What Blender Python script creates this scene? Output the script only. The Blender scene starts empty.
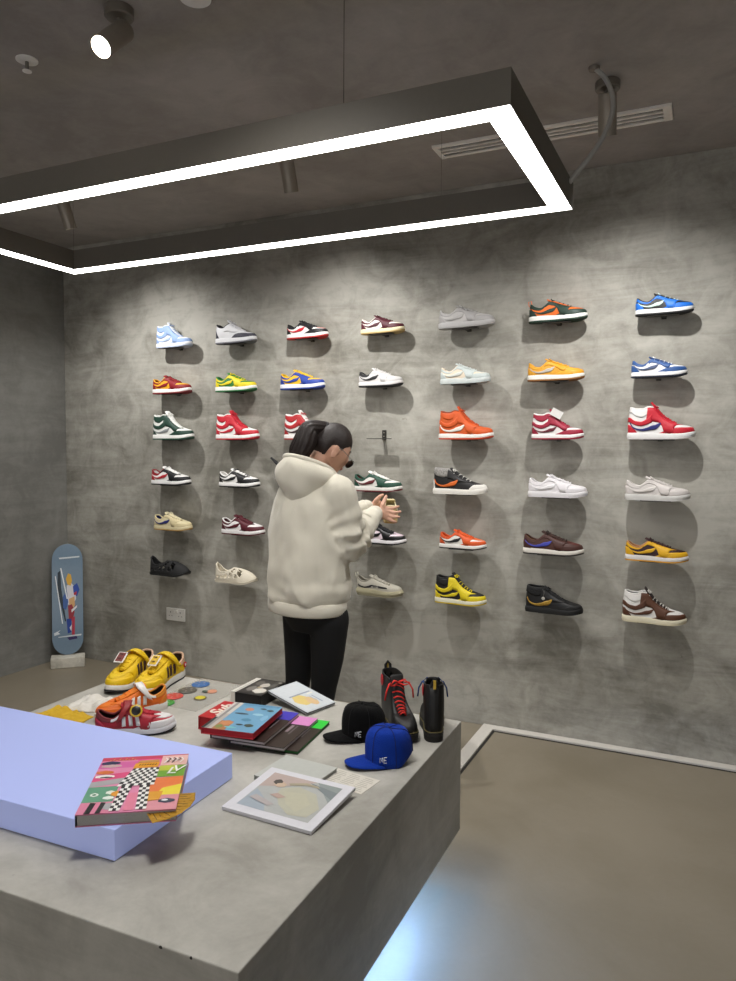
import bpy, bmesh, math, random
import numpy as np
from mathutils import Vector, Matrix, Euler, noise

random.seed(7)
SC = bpy.context.scene
COL = SC.collection
PI = math.pi

# ------------------------------------------------------------------ materials
def lin(c):
    """'#rrggbb' (display colour) -> linear rgba"""
    h = c.lstrip('#')
    o = []
    for i in (0, 2, 4):
        s = int(h[i:i + 2], 16) / 255
        o.append(s / 12.92 if s <= .04045 else ((s + .055) / 1.055) ** 2.4)
    return (*o, 1)

_M = {}
def mat(col, rough=.6, metal=0., bump=0., scale=60., var=.06, kind='surface', emit=0., trans=0., sheen=0.):
    key = (col, rough, metal, bump, scale, var, kind, emit, trans, sheen)
    if key in _M:
        return _M[key]
    m = bpy.data.materials.new(kind + '_' + col.strip('#'))
    m.use_nodes = True
    nt = m.node_tree
    b = nt.nodes['Principled BSDF']
    tc = nt.nodes.new('ShaderNodeTexCoord')
    nz = nt.nodes.new('ShaderNodeTexNoise')
    nz.inputs['Scale'].default_value = scale
    nz.inputs['Detail'].default_value = 3
    nt.links.new(tc.outputs['Object'], nz.inputs['Vector'])
    c = lin(col)
    mx = nt.nodes.new('ShaderNodeMix'); mx.data_type = 'RGBA'
    mx.inputs[6].default_value = tuple(max(0, x * (1 - var)) for x in c[:3]) + (1,)
    mx.inputs[7].default_value = tuple(min(1, x * (1 + var)) for x in c[:3]) + (1,)
    nt.links.new(nz.outputs['Fac'], mx.inputs[0])
    nt.links.new(mx.outputs[2], b.inputs['Base Color'])
    b.inputs['Roughness'].default_value = rough
    b.inputs['Metallic'].default_value = metal
    if sheen:
        b.inputs['Sheen Weight'].default_value = sheen
    if kind in ('duct', 'velvet'):
        b.inputs['Specular IOR Level'].default_value = 0 if kind == 'duct' else .12
    if bump:
        bp = nt.nodes.new('ShaderNodeBump')
        bp.inputs['Strength'].default_value = bump
        bp.inputs['Distance'].default_value = .004
        nt.links.new(nz.outputs['Fac'], bp.inputs['Height'])
        nt.links.new(bp.outputs['Normal'], b.inputs['Normal'])
    if emit:
        b.inputs['Emission Color'].default_value = c
        b.inputs['Emission Strength'].default_value = emit
    if trans:
        b.inputs['Alpha'].default_value = 1 - trans
    _M[key] = m
    return m

def concrete(name, dark, light, rough=.6, s1=.9, s2=5., streak=0., bump=.15, spec=.4, pits=True):
    m = bpy.data.materials.new(name)
    m.use_nodes = True
    nt = m.node_tree; N = nt.nodes; Lk = nt.links
    b = N['Principled BSDF']
    geo = N.new('ShaderNodeNewGeometry')
    def nz(scale, detail, rough_, dist=0., vec=None):
        n = N.new('ShaderNodeTexNoise')
        n.inputs['Scale'].default_value = scale
        n.inputs['Detail'].default_value = detail
        n.inputs['Roughness'].default_value = rough_
        n.inputs['Distortion'].default_value = dist
        Lk.new(vec or geo.outputs['Position'], n.inputs['Vector'])
        return n.outputs['Fac']
    def math_(op, a, b_, clamp=False):
        n = N.new('ShaderNodeMath'); n.operation = op; n.use_clamp = clamp
        for i, x in enumerate((a, b_)):
            if isinstance(x, (int, float)):
                n.inputs[i].default_value = x
            else:
                Lk.new(x, n.inputs[i])
        return n.outputs[0]
    big = nz(s1, 4, .55, .6)
    mid = nz(s2, 6, .6, 1.2)
    fine = nz(45, 5, .65)
    mp = N.new('ShaderNodeMapping')
    mp.inputs['Scale'].default_value = (.5, .5, 3.2)
    mp.inputs['Rotation'].default_value = (.3, .5, .2)
    Lk.new(geo.outputs['Position'], mp.inputs['Vector'])
    tro = nz(2.2, 6, .7, 2.0, mp.outputs['Vector'])          # trowel sweeps
    f = math_('ADD', math_('MULTIPLY', big, .45), math_('MULTIPLY', mid, .25))
    f = math_('ADD', f, math_('MULTIPLY', tro, .22))
    f = math_('ADD', f, math_('MULTIPLY', fine, .08))
    rp = N.new('ShaderNodeValToRGB')
    rp.color_ramp.elements[0].position = .41; rp.color_ramp.elements[0].color = lin(dark)
    rp.color_ramp.elements[1].position = .59; rp.color_ramp.elements[1].color = lin(light)
    Lk.new(f, rp.inputs['Fac'])
    out = rp.outputs['Color']
    if pits:
        pz = nz(9, 8, .75, .3)
        pr = N.new('ShaderNodeValToRGB')
        pr.color_ramp.elements[0].position = .67; pr.color_ramp.elements[0].color = (0, 0, 0, 1)
        pr.color_ramp.elements[1].position = .74; pr.color_ramp.elements[1].color = (1, 1, 1, 1)
        Lk.new(pz, pr.inputs['Fac'])
        mx = N.new('ShaderNodeMix'); mx.data_type = 'RGBA'
        mx.inputs[7].default_value = tuple(x * .55 for x in lin(dark)[:3]) + (1,)
        Lk.new(math_('MULTIPLY', pr.outputs['Color'], .7), mx.inputs[0])
        Lk.new(out, mx.inputs[6]); out = mx.outputs[2]
    Lk.new(out, b.inputs['Base Color'])
    Lk.new(math_('ADD', math_('MULTIPLY', mid, .25), rough - .12), b.inputs['Roughness'])
    b.inputs['Specular IOR Level'].default_value = spec
    bp = N.new('ShaderNodeBump'); bp.inputs['Strength'].default_value = bump; bp.inputs['Distance'].default_value = .01
    Lk.new(f, bp.inputs['Height']); Lk.new(bp.outputs['Normal'], b.inputs['Normal'])
    return m

# ------------------------------------------------------------------ mesh building
class MB:
    def __init__(s):
        s.v, s.f, s.mi, s.mats = [], [], [], []
    def _m(s, m):
        if m not in s.mats:
            s.mats.append(m)
        return s.mats.index(m)
    def add(s, vs, fs, m):
        o = len(s.v); k = s._m(m)
        s.v += [tuple(map(float, p)) for p in vs]
        s.f += [tuple(o + i for i in f) for f in fs]
        s.mi += [k] * len(fs)
        return s
    def grid(s, P, m, cu=False, cv=False, skip=None):
        P = np.asarray(P); n, k = P.shape[:2]
        fs = []
        for i in range(n if cu else n - 1):
            for j in range(k if cv else k - 1):
                if skip is not None and skip[i, j]:
                    continue
                a, b = i, (i + 1) % n
                c, d = j, (j + 1) % k
                fs.append((a * k + c, b * k + c, b * k + d, a * k + d))
        return s.add(P.reshape(-1, 3), fs, m)
    def poly(s, pts, m):
        return s.add(pts, [tuple(range(len(pts)))], m)
    def box(s, c, d, m, rot=None):
        x, y, z = (q / 2 for q in d)
        vs = [Vector((a * x, b * y, e * z)) for a in (-1, 1) for b in (-1, 1) for e in (-1, 1)]
        if rot is not None:
            vs = [rot @ p for p in vs]
        vs = [p + Vector(c) for p in vs]
        return s.add(vs, [(0, 1, 3, 2), (4, 6, 7, 5), (0, 4, 5, 1), (2, 3, 7, 6), (0, 2, 6, 4), (1, 5, 7, 3)], m)
    def prism(s, poly, z0, z1, m, tf=None):
        n = len(poly)
        vs = [(x, y, z0) for x, y in poly] + [(x, y, z1) for x, y in poly]
        if tf is not None:
            vs = [tf @ Vector(p) for p in vs]
        fs = [tuple(range(n))[::-1], tuple(range(n, 2 * n))] + [(i, (i + 1) % n, n + (i + 1) % n, n + i) for i in range(n)]
        return s.add(vs, fs, m)
    def rings(s, rs, m, cap0=True, cap1=True):
        n = len(rs[0])
        s.grid(np.array(rs), m, cv=True)
        if cap0: s.add(rs[0], [tuple(range(n))], m)
        if cap1: s.add(rs[-1], [tuple(range(n))], m)
        return s
    def tube(s, path, r, m, n=8, closed=False, flat=1., up=None):
        P = [Vector(p) for p in path]
        k = len(P)
        R = r if hasattr(r, '__len__') else [r] * k
        ref = Vector(up) if up else None
        prev = None
        rs = []
        for i in range(k):
            if closed:
                t = P[(i + 1) % k] - P[i - 1]
            else:
                t = P[min(i + 1, k - 1)] - P[max(i - 1, 0)]
            t.normalize()
            a = ref or prev or (Vector((0, 0, 1)) if abs(t.z) < .9 else Vector((1, 0, 0)))
            u = a - t * a.dot(t)
            if u.length < 1e-6:
                u = t.orthogonal()
            u.normalize()
            w = t.cross(u)
            prev = u
            rs.append([P[i] + (u * math.cos(q) * flat + w * math.sin(q)) * R[i] for q in (2 * PI * j / n for j in range(n))])
        if closed:
            s.grid(np.array(rs), m, cu=True, cv=True)
        else:
            s.rings(rs, m)
        return s
    def lathe(s, prof, m, n=24, tf=None):
        rs = []
        for r, z in prof:
            ring = [Vector((r * math.cos(q), r * math.sin(q), z)) for q in (2 * PI * j / n for j in range(n))]
            if tf is not None:
                ring = [tf @ p for p in ring]
            rs.append(ring)
        return s.rings(rs, m, prof[0][0] > 1e-5, prof[-1][0] > 1e-5)
    def ellipsoid(s, c, rad, m, nu=16, nv=10, rot=None):
        rs = []
        for i in range(nv + 1):
            th = PI * (i + .02) / (nv + .04)
            ring = []
            for j in range(nu):
                q = 2 * PI * j / nu
                p = Vector((rad[0] * math.sin(th) * math.cos(q), rad[1] * math.sin(th) * math.sin(q), rad[2] * math.cos(th)))
                if rot is not None: p = rot @ p
                ring.append(p + Vector(c))
            rs.append(ring)
        return s.rings(rs, m)
    def build(s, name, parent=None, smooth=None, bevel=0., loc=None, segs=2):
        me = bpy.data.meshes.new(name)
        me.from_pydata(s.v, [], s.f)
        for m in s.mats:
            me.materials.append(m)
        me.polygons.foreach_set('material_index', s.mi)
        bm = bmesh.new(); bm.from_mesh(me)
        bmesh.ops.remove_doubles(bm, verts=bm.verts, dist=1e-6)
        bmesh.ops.recalc_face_normals(bm, faces=bm.faces)
        bm.to_mesh(me); bm.free()
        if smooth:
            me.polygons.foreach_set('use_smooth', [True] * len(me.polygons))
            if smooth is not True:
                me.set_sharp_from_angle(angle=math.radians(smooth))
        o = bpy.data.objects.new(name, me)
        COL.objects.link(o)
        if parent: o.parent = parent
        if loc: o.location = loc
        if bevel:
            b = o.modifiers.new('bevel', 'BEVEL'); b.width = bevel; b.segments = segs; b.limit_method = 'ANGLE'
        return o

def tag(o, label, cat, group=None):
    o['label'] = label; o['category'] = cat
    if group: o['group'] = group
    return o

def thing(name, label, cat, loc=(0, 0, 0), rot=(0, 0, 0), group=None):
    o = bpy.data.objects.new(name, None)
    o.empty_display_size = .05
    COL.objects.link(o)
    o.location = loc; o.rotation_euler = rot
    return tag(o, label, cat, group)

def struct(o):
    o['kind'] = 'structure'
    return o

def text(name, s, size, m, parent, loc, rot=(0, 0, 0), ext=.0004, bold=0., shear=0., align='CENTER', sx=1.):
    cu = bpy.data.curves.new(name, 'FONT')
    cu.body = s; cu.size = size; cu.extrude = ext; cu.align_x = align; cu.align_y = 'CENTER'
    cu.offset = bold; cu.shear = shear
    t = bpy.data.objects.new(name + '_curve', cu)
    COL.objects.link(t)
    dg = bpy.context.evaluated_depsgraph_get()
    me = bpy.data.meshes.new_from_object(t.evaluated_get(dg))
    bpy.data.objects.remove(t)
    me.materials.clear(); me.materials.append(m)
    o = bpy.data.objects.new(name, me)
    COL.objects.link(o); o.parent = parent; o.location = loc; o.rotation_euler = rot; o.scale = (sx, 1, 1)
    return o

def pchip(xs, ys):
    x = np.array(xs, float); y = np.array(ys, float)
    h = np.diff(x); d = np.diff(y) / h
    m = np.zeros_like(y); m[0] = d[0]; m[-1] = d[-1]
    for i in range(1, len(x) - 1):
        if d[i - 1] * d[i] > 0:
            w1 = 2 * h[i] + h[i - 1]; w2 = h[i] + 2 * h[i - 1]
            m[i] = (w1 + w2) / (w1 / d[i - 1] + w2 / d[i])
    def f(q):
        q = np.clip(np.asarray(q, float), x[0], x[-1])
        i = np.clip(np.searchsorted(x, q, side='right') - 1, 0, len(x) - 2)
        s = (q - x[i]) / h[i]
        return ((2 * s ** 3 - 3 * s ** 2 + 1) * y[i] + (s ** 3 - 2 * s ** 2 + s) * h[i] * m[i]
                + (-2 * s ** 3 + 3 * s ** 2) * y[i + 1] + (s ** 3 - s ** 2) * h[i] * m[i + 1])
    return f
# ------------------------------------------------------------------ shoes
# Local frame of every shoe: heel at x = 0, toe at x = L, z up, sole on z = 0. Dimensions below are for L = 1 times .29.
HW = pchip([0, .008, .03, .08, .16, .28, .42, .56, .68, .77, .86, .93, .975, .995, 1],
           [0, .45, .80, 1.06, 1.20, 1.20, 1.22, 1.42, 1.60, 1.60, 1.42, 1.08, .66, .28, 0])      # x .03 m
XB = pchip([0, .06, .14, .25, .38, .48, .56, .70, .82, .90, .96, .985, 1], [0, .006, .03, .09, .19, .29, .40, .60, .78, .895, .97, .993, 1])
LOOPS = {   # t, x/L, half width, height (m at L = .29)
    'low': [(0, .020, 0, .092), (.06, .026, .012, .092), (.12, .05, .023, .088), (.25, .12, .031, .074), (.38, .22, .033, .067), (.48, .30, .030, .080),
            (.55, .375, .026, .099), (.66, .50, .022, .088), (.80, .63, .018, .074), (.93, .715, .010, .064), (1, .735, 0, .062)],
    'high': [(0, .030, 0, .146), (.06, .035, .012, .147), (.12, .06, .024, .145), (.25, .13, .032, .139), (.38, .23, .033, .138), (.48, .32, .030, .148),
             (.55, .39, .026, .146), (.66, .50, .022, .110), (.80, .63, .018, .080), (.93, .715, .010, .066), (1, .735, 0, .064)],
    'mid': [(0, .030, 0, .134), (.06, .035, .012, .134), (.12, .06, .024, .133), (.25, .13, .032, .130), (.38, .23, .033, .128), (.48, .31, .030, .128),
            (.55, .37, .026, .118), (.66, .48, .022, .096), (.80, .60, .018, .075), (.93, .69, .010, .060), (1, .71, 0, .057)],
    'three': [(0, .030, 0, .118), (.06, .035, .012, .119), (.12, .06, .024, .115), (.25, .13, .032, .101), (.38, .23, .033, .096), (.48, .32, .030, .110),
              (.55, .39, .026, .120), (.66, .50, .022, .100), (.80, .63, .018, .078), (.93, .715, .010, .064), (1, .735, 0, .062)],
    'knit': [(0, -.02, 0, .112), (.06, -.01, .012, .111), (.12, .03, .023, .104), (.25, .12, .030, .088), (.38, .21, .032, .086), (.48, .29, .029, .098),
             (.55, .35, .025, .108), (.66, .48, .022, .094), (.80, .62, .018, .079), (.93, .70, .010, .070), (1, .72, 0, .068)],
    'boot': [(0, .035, 0, .226), (.06, .04, .014, .227), (.12, .07, .028, .226), (.25, .15, .038, .222), (.38, .25, .040, .218), (.48, .34, .036, .216),
             (.55, .41, .029, .206), (.66, .49, .023, .150), (.80, .60, .019, .104), (.93, .68, .010, .084), (1, .70, 0, .081)],
    'clog': [(0, .010, 0, .106), (.06, .02, .010, .105), (.12, .05, .020, .096), (.25, .13, .031, .070), (.38, .21, .035, .062), (.48, .27, .034, .064),
             (.55, .31, .031, .070), (.66, .36, .025, .078), (.80, .41, .015, .084), (.93, .44, .006, .091), (1, .45, 0, .092)],
}
MIDH = {'low': (.031, .024), 'high': (.031, .024), 'mid': (.030, .026), 'three': (.034, .026), 'knit': (.046, .034), 'boot': (.040, .030), 'clog': (.012, .012)}
OUTH = {'low': .007, 'high': .007, 'mid': .006, 'three': .007, 'knit': .010, 'boot': .022, 'clog': .010}

class Form:
    def __init__(s, L, typ):
        s.L, s.typ, s.k = L, typ, L / .29
        a = np.array(LOOPS[typ])
        s.xt = pchip(a[:, 0], a[:, 1]); s.wt = pchip(a[:, 0], a[:, 2]); s.zt = pchip(a[:, 0], a[:, 3])
        lo = np.array(LOOPS['low']); s.zl = pchip(lo[:, 0], lo[:, 3])
        h, t = MIDH[typ]
        s.mh = pchip([0, .3, .6, 1], [h, h * .97, (h + t) / 2 * .95, t])
        s.wide = 1.06 if typ in ('boot', 'clog') else 1.
    def spring(s, x):                       # toe lifts a little
        return np.where(x > .70, (.026 if s.typ == 'clog' else .013) * (np.clip(x - .70, 0, 1) / .30) ** 2, 0)
    def low(s, t, v):                       # a height fraction of the low cut, as a fraction of this cut
        zb = s.mh(XB(t)) - .004
        return v * (s.zl(t) - zb) / (s.zt(t) - zb)
    def P(s, t, v, side, off=0.):
        t, v, side = np.broadcast_arrays(np.asarray(t, float), np.asarray(v, float), np.asarray(side, float))
        p = s._P(t, v, side)
        if np.any(off):
            e = 2e-3
            t0, t1 = np.clip(t - e, 0, 1), np.clip(t + e, 0, 1)
            v0, v1 = np.clip(v - e, 0, 1), np.clip(v + e, 0, 1)
            du = s._P(t1, v, side) - s._P(t0, v, side)
            dv = s._P(t, v1, side) - s._P(t, v0, side)
            n = np.cross(du, dv) * (-side[..., None])
            # the two seams of the form lie in its middle plane
            n[..., 1] = np.where((t < 1e-4) | (t > 1 - 1e-4), 0, n[..., 1])
            ln = np.linalg.norm(n, axis=-1, keepdims=True)
            n = n / np.where(ln < 1e-12, 1, ln)
            n = np.where(n[..., 2:3] < -.85, -n, n)
            p = p + n * np.asarray(off)[..., None] if hasattr(off, '__len__') else p + n * off
        return p
    def _P(s, t, v, side):
        xb = XB(t); wb = HW(xb) * .03 * .955 * s.wide
        zb = s.mh(xb) - .004 + s.spring(xb)
        xt, wt, zt = s.xt(t), s.wt(t), s.zt(t)
        k = np.clip((t - .58) / .42, 0, 1)
        if s.typ == 'clog':
            a = 1 + .5 * k; b = 1 + .85 * k
        else:
            a = 1 + 1.05 * k; b = 1 + 1.75 * k
        q = v ** a; w = 1 - (1 - v) ** b
        xb_ = xb * .988 + .006
        x = xb_ + (xt - xb_) * q
        y = wb + (wt - wb) * q + .0045 * np.sin(PI * v) * np.sin(PI * np.clip(t, 0, 1)) ** .6
        z = zb + (zt - zb) * w
        x = x - .016 * np.sin(PI * v) * np.clip(1 - t / .2, 0, 1) ** 2      # rounded heel
        return np.stack([x * .29 * s.k, y * side * s.k, z * s.k], -1)

def outline(L, n=30, sc=1., wide=1., dx=0.):
    t = np.concatenate([np.linspace(0, .12, 6)[:-1], np.linspace(.12, .88, n - 12), np.linspace(.88, 1, 8)[1:]])
    x = XB(t)
    k = L / .29
    pts = [((.5 + (q - .5) * sc) * L + dx, -HW(q) * .03 * sc * wide * k, q) for q in x]
    pts += [((.5 + (q - .5) * sc) * L + dx, HW(q) * .03 * sc * wide * k, q) for q in x[-2:0:-1]]
    return pts

def sole_rings(F, zs, scs, wide=1.):
    rs = []
    for zf, sc in zip(zs, scs):
        ring = []
        for x, y, q in outline(F.L, sc=sc, wide=wide * F.wide):
            ring.append((x, y, (zf(q) + float(F.spring(q))) * F.k))
        rs.append(ring)
    return rs

def strip(F, t0, t1, lo, hi, m, sides=(-1,), join=None, n=26, k=5, off=.0012, lowcut=True, mb=None):
    """A panel between two curves on the upper; join='toe' / 'heel' runs it round that end in one piece."""
    flo = pchip(*zip(*lo)) if hasattr(lo, '__len__') else (lambda t: np.full_like(t, lo))
    fhi = pchip(*zip(*hi)) if hasattr(hi, '__len__') else (lambda t: np.full_like(t, hi))
    mb = mb or MB()
    ts = np.linspace(t0, t1, n)
    if join == 'toe':
        ts = t0 + (t1 - t0) * (1 - (1 - np.linspace(0, 1, n)) ** 1.6)
    runs = []
    if join == 'toe':
        runs = [(np.concatenate([ts, ts[-2::-1]]), np.concatenate([np.full(n, -1.), np.full(n - 1, 1.)]))]
    elif join == 'heel':
        runs = [(np.concatenate([ts[::-1], ts[1:]]), np.concatenate([np.full(n, -1.), np.full(n - 1, 1.)]))]
    else:
        runs = [(ts, np.full(n, float(sd))) for sd in sides]
    for T, S in runs:
        a, b = flo(T), fhi(T)
        if lowcut:
            a, b = F.low(T, a), F.low(T, b)
        a, b = np.clip(a, 0, 1), np.clip(b, 0, 1)
        V = a[:, None] + (b - a)[:, None] * np.linspace(0, 1, k)[None]
        TT, SS = np.repeat(T[:, None], k, 1), np.repeat(S[:, None], k, 1)
        O = np.full(TT.shape, off)
        pad = lambda A: np.pad(A, 1, mode='edge')
        TT, SS, V = pad(TT), pad(SS), pad(V)
        O = np.pad(O, 1, mode='constant', constant_values=-.0006)
        mb.grid(F.P(TT, V, SS, O), m)
    return mb

LOGO_LO = [(.13, .66), (.25, .47), (.38, .31), (.47, .235), (.54, .235), (.60, .33), (.645, .60)]
LOGO_HI = [(.13, .69), (.25, .565), (.38, .485), (.46, .465), (.53, .485), (.59, .545), (.645, .63)]
L_ = 'leather'

def shoe(name, label, cat, L, typ, c, loc=(0, 0, 0), rot=(0, 0, 0), group=None, parent=None, both=False):
    """c: colours base, panel, toe, logo, collar, mid, out, lace, tongue, lining, heel, cap (missing = panel / base), flags in c['x']"""
    F = Form(L, typ)
    fl = c.get('x', '')
    if parent is None:
        root = thing(name, label, cat, loc, rot, group)
    else:
        root = bpy.data.objects.new(name, None); COL.objects.link(root); root.parent = parent
        root.location = loc; root.rotation_euler = rot
    g = lambda k, alt='panel': c.get(k, c.get(alt, c['base']))
    rough = .35 if 'patent' in fl else .55
    lm = lambda col: mat(col, rough, bump=.08, scale=220., kind='leather')
    sides = (-1, 1) if both else (-1,)
    # sole
    oh = OUTH[typ]
    om = mat(g('out', 'mid'), .7, bump=.2, scale=150., kind='rubber')
    mm = mat(c.get('mid', '#e8e6e0'), .6, scale=90., kind='rubber')
    zc = lambda v: (lambda q: v)
    MB().rings(sole_rings(F, [zc(0), zc(0), zc(oh)], [.97, 1.012, 1.02]), om).build('outsole', root, 40)
    mt = lambda d: (lambda q: float(F.mh(q)) - d)
    if typ == 'knit':
        mid = sole_rings(F, [zc(oh - .001), zc(oh + .006), mt(.014), mt(0)], [.99, 1.06, 1.07, 1.0])
    else:
        mid = sole_rings(F, [zc(oh - .001), zc(oh + .003), mt(.004), mt(0)], [1.01, 1.03, 1.022, .99])
    MB().rings(mid, mm).build('midsole', root, 40)
    if typ == 'boot':
        MB().tube([(x, y * 1.0, (float(F.mh(q)) + float(F.spring(q))) * F.k + .0005) for x, y, q in outline(L, sc=1.012, wide=F.wide)], .0016,
                  mat('#6b6038', .8, kind='thread'), n=5, closed=True).build('welt_stitching', root, True)
        MB().rings(sole_rings(F, [zc(oh + .004), zc(oh + .006)], [1.045, 1.045]), om).build('sole_groove', root, 40)
    # upper
    n, k = 44, 12
    ts = np.concatenate([np.linspace(0, .7, 28)[:-1], .7 + .3 * (1 - (1 - np.linspace(0, 1, n - 27)) ** 1.5)])
    T = np.concatenate([ts, ts[-2:0:-1]]); S = np.concatenate([np.full(len(ts), -1.), np.full(len(ts) - 2, 1.)])
    V = np.linspace(0, 1, k)
    up = F.P(T[:, None], V[None], S[:, None])
    skip = None
    if typ == 'clog':
        nt_, nv = len(T), 22
        V = np.linspace(0, 1, nv)
        up = F.P(T[:, None], V[None], S[:, None])
        skip = np.zeros((nt_, nv), bool)
        for (ct, cv, rt, rv) in [(.40, .52, .055, .17), (.52, .55, .045, .2), (.63, .55, .04, .2), (.73, .40, .035, .14), (.73, .78, .035, .1), (.83, .5, .035, .15), (.83, .85, .03, .07), (.90, .62, .02, .12), (.24, .45, .05, .14)]:
            for i in range(nt_):
                for j in range(nv):
                    if ((T[i] - ct - .12 * (V[j] - cv)) / rt) ** 2 + ((V[j] + .02 - cv) / rv) ** 2 < 1:
                        skip[i, j] = True
    uo = MB().grid(up, mat(c['base'], .75 if typ in ('knit', 'clog') else rough, bump=.5 if typ == 'knit' else .08, scale=260. if typ == 'knit' else 160., kind='knit' if typ == 'knit' else L_), cu=True, skip=skip).build('upper', root, True)
    if typ == 'clog':
        so = uo.modifiers.new('wall', 'SOLIDIFY'); so.thickness = .005 * F.k; so.offset = -1
    # collar rim, lining and footbed
    lin_m = mat(c.get('lining', g('tongue', 'base')), .9, bump=.3, scale=300., kind='textile')
    tr = np.linspace(0, .55, 18)
    loop = [tuple(F.P(t, 1., 1., -.002 * F.k)) for t in tr[::-1]] + [tuple(F.P(t, 1., -1., -.002 * F.k)) for t in tr[1:]]
    MB().tube(loop, (.0045 if typ != 'boot' else .0025) * F.k, mat(c['base'], .75, kind=L_) if typ == 'clog' else mat(g('collar', 'lining'), .7, kind='textile'), n=7).build('collar', root, True)
    if typ != 'clog':
        T2 = np.linspace(0, .62, 16); T2 = np.concatenate([T2[::-1], T2[1:]]); S2 = np.concatenate([np.full(16, 1.), np.full(15, -1.)])
        MB().grid(F.P(T2[:, None], np.linspace(.2, .99, 6)[None], S2[:, None], -.004 * F.k), lin_m).build('lining', root, True)
    bed = [tuple(F.P(t, .16, sd, -.003)) for t, sd in list(zip(ts, [-1.] * len(ts))) + list(zip(ts[-2:0:-1], [1.] * (len(ts) - 2)))]
    MB().poly(bed, lin_m if typ != 'clog' else mat(c['base'], .8, kind=L_)).build('footbed', root)
    if typ == 'clog':
        return root
    # overlays
    plain = 'plain' in fl
    if typ in ('low', 'high', 'three') and not plain:
        if typ != 'three':
            if 'toe' in c:
                strip(F, .84, 1, [(.84, .62), (1, .40)], 1, lm(c['toe']), join='toe', off=.0006).build('toe_box', root, True)
            strip(F, .60, 1, 0, [(.60, .02), (.68, .17), (.76, .31), (.86, .38), (.94, .38), (1, .36)], lm(g('cap')), join='toe', n=30).build('toe_cap', root, True)
            strip(F, 0, .37, 0, [(0, .64), (.15, .62), (.24, .50), (.30, .28), (.34, .01)], lm(g('heel')), join='heel').build('heel_counter', root, True)
            if 'court' in fl:
                e0 = [(.50, .76), (.58, .72), (.68, .52), (.735, .30), (.765, .28), (.80, .50), (.86, .62), (.95, .80)]
            else:
                e0 = [(.46, .88), (.54, .78), (.61, .70), (.655, .45), (.675, .06), (.70, 0), (.745, 0), (.775, .28), (.81, .50), (.87, .64), (.95, .76)]
            ms = MB()
            strip(F, .46 if 'court' not in fl else .50, .95, e0, 9., lm(g('eye')), sides=sides, n=34, off=.0018, mb=ms)
            ms.build('eyestay', root, True)
            if typ == 'low':
                strip(F, 0, .46, [(0, .73), (.2, .72), (.34, .74), (.46, .82)], 1, lm(g('collar', 'panel')), join='heel', off=.0014).build('collar_panel', root, True)
            else:
                strip(F, 0, .535, [(0, .80), (.25, .86), (.38, .84), (.535, .72)], [(0, 1.12), (.25, 1.26), (.38, 1.36), (.535, 1.28)], lm(g('strap')), join='heel', off=.0022).build('ankle_strap', root, True)
                strip(F, 0, .5, [(0, 1.42), (.25, 1.70), (.38, 1.78), (.5, 1.55)], 9., lm(g('collar', 'panel')), join='heel', off=.0012).build('collar_panel', root, True)
        else:
            strip(F, .60, 1, 0, [(.60, .04), (.70, .34), (.82, .40), (.92, .36), (1, .34)], lm(c['toe']), join='toe', n=30).build('toe_cap', root, True)
            strip(F, 0, .33, 0, [(0, 1.02), (.12, .90), (.22, .62), (.33, .01)], lm(g('heel')), join='heel').build('heel_counter', root, True)
            ms = MB(); strip(F, .44, .95, [(.44, .92), (.54, .62), (.66, .45), (.80, .6), (.95, .75)], 9., lm(g('eye', 'base')), sides=sides, n=30, off=.0018, mb=ms); ms.build('eyestay', root, True)
    if typ == 'mid':
        strip(F, .78, 1, 0, [(.78, .10), (.86, .34), (1, .40)], mat(g('cap'), .6, kind='rubber'), join='toe', n=26).build('toe_cap', root, True)
        strip(F, 0, .20, 0, [(0, .75), (.10, .68), (.20, .02)], lm(g('heel')), join='heel').build('heel_counter', root, True)
        ms = MB(); strip(F, .48, .95, [(.48, .95), (.56, .66), (.66, .50), (.80, .55), (.95, .75)], 9., lm(g('eye')), sides=sides, n=30, off=.0016, mb=ms); ms.build('eyestay', root, True)
        strip(F, 0, .47, [(0, 1.15), (.25, 1.38), (.38, 1.48), (.47, 1.25)], 9., mat(g('collar'), .9, bump=1., scale=150., var=.95 if 'fleecy' in fl else .1, kind='fleece'), join='heel', off=.003).build('collar_panel', root, True)
    if typ == 'boot':
        strip(F, .74, 1, 0, [(.74, .05), (.80, .62), (.9, .9), (1, .96)], lm(c['base']), join='toe', n=26, off=.001, lowcut=False).build('toe_cap', root, True)
        strip(F, 0, .08, 0, 1., lm(c['base']), join='heel', n=6, off=.0016, lowcut=False).build('heel_strip', root, True)
    if typ == 'knit':
        strip(F, .16, .80, [(.16, .42), (.5, .24), (.80, .30)], [(.16, .66), (.5, .52), (.80, .44)], mat(c['panel'], .8, bump=.4, scale=260., kind='knit'), sides=sides, n=34, off=.0012).build('side_stripe', root, True)
    if 'logo' in c:
        lmz = lm(c['logo']) if 'gold' not in fl else mat(c['logo'], .4, .3, bump=.6, scale=90., var=.6, kind='print')
        hi, lo = LOGO_HI, LOGO_LO
        if 'biglogo' in fl:
            lo = [(t, v * .98 + (.10 if t < .2 else 0)) for t, v in LOGO_LO]; hi = [(t, v * 1.08 + (.12 if t < .2 else 0)) for t, v in LOGO_HI]
        strip(F, .13, .645, lo, hi, lmz, sides=sides, n=34, off=.0026).build('side_logo', root, True)
    if 'stripes' in fl:
        for i in range(3):
            a = .515 + i * .066
            for sd in (-1, 1):
                strip(F, a, a + .034, [(a, .20), (a + .034, .20)], [(a, .74), (a + .034, .66)], lm(c['stripe']), sides=(sd,), n=5, off=.0040).build('side_stripe', root, True)
        for sd in (-1, 1):
            strip(F, .36, .50, [(.36, .78), (.50, .78)], 9., lm(g('panel')), sides=(sd,), n=10, off=.0030).build('strap_anchor', root, True)
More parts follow.
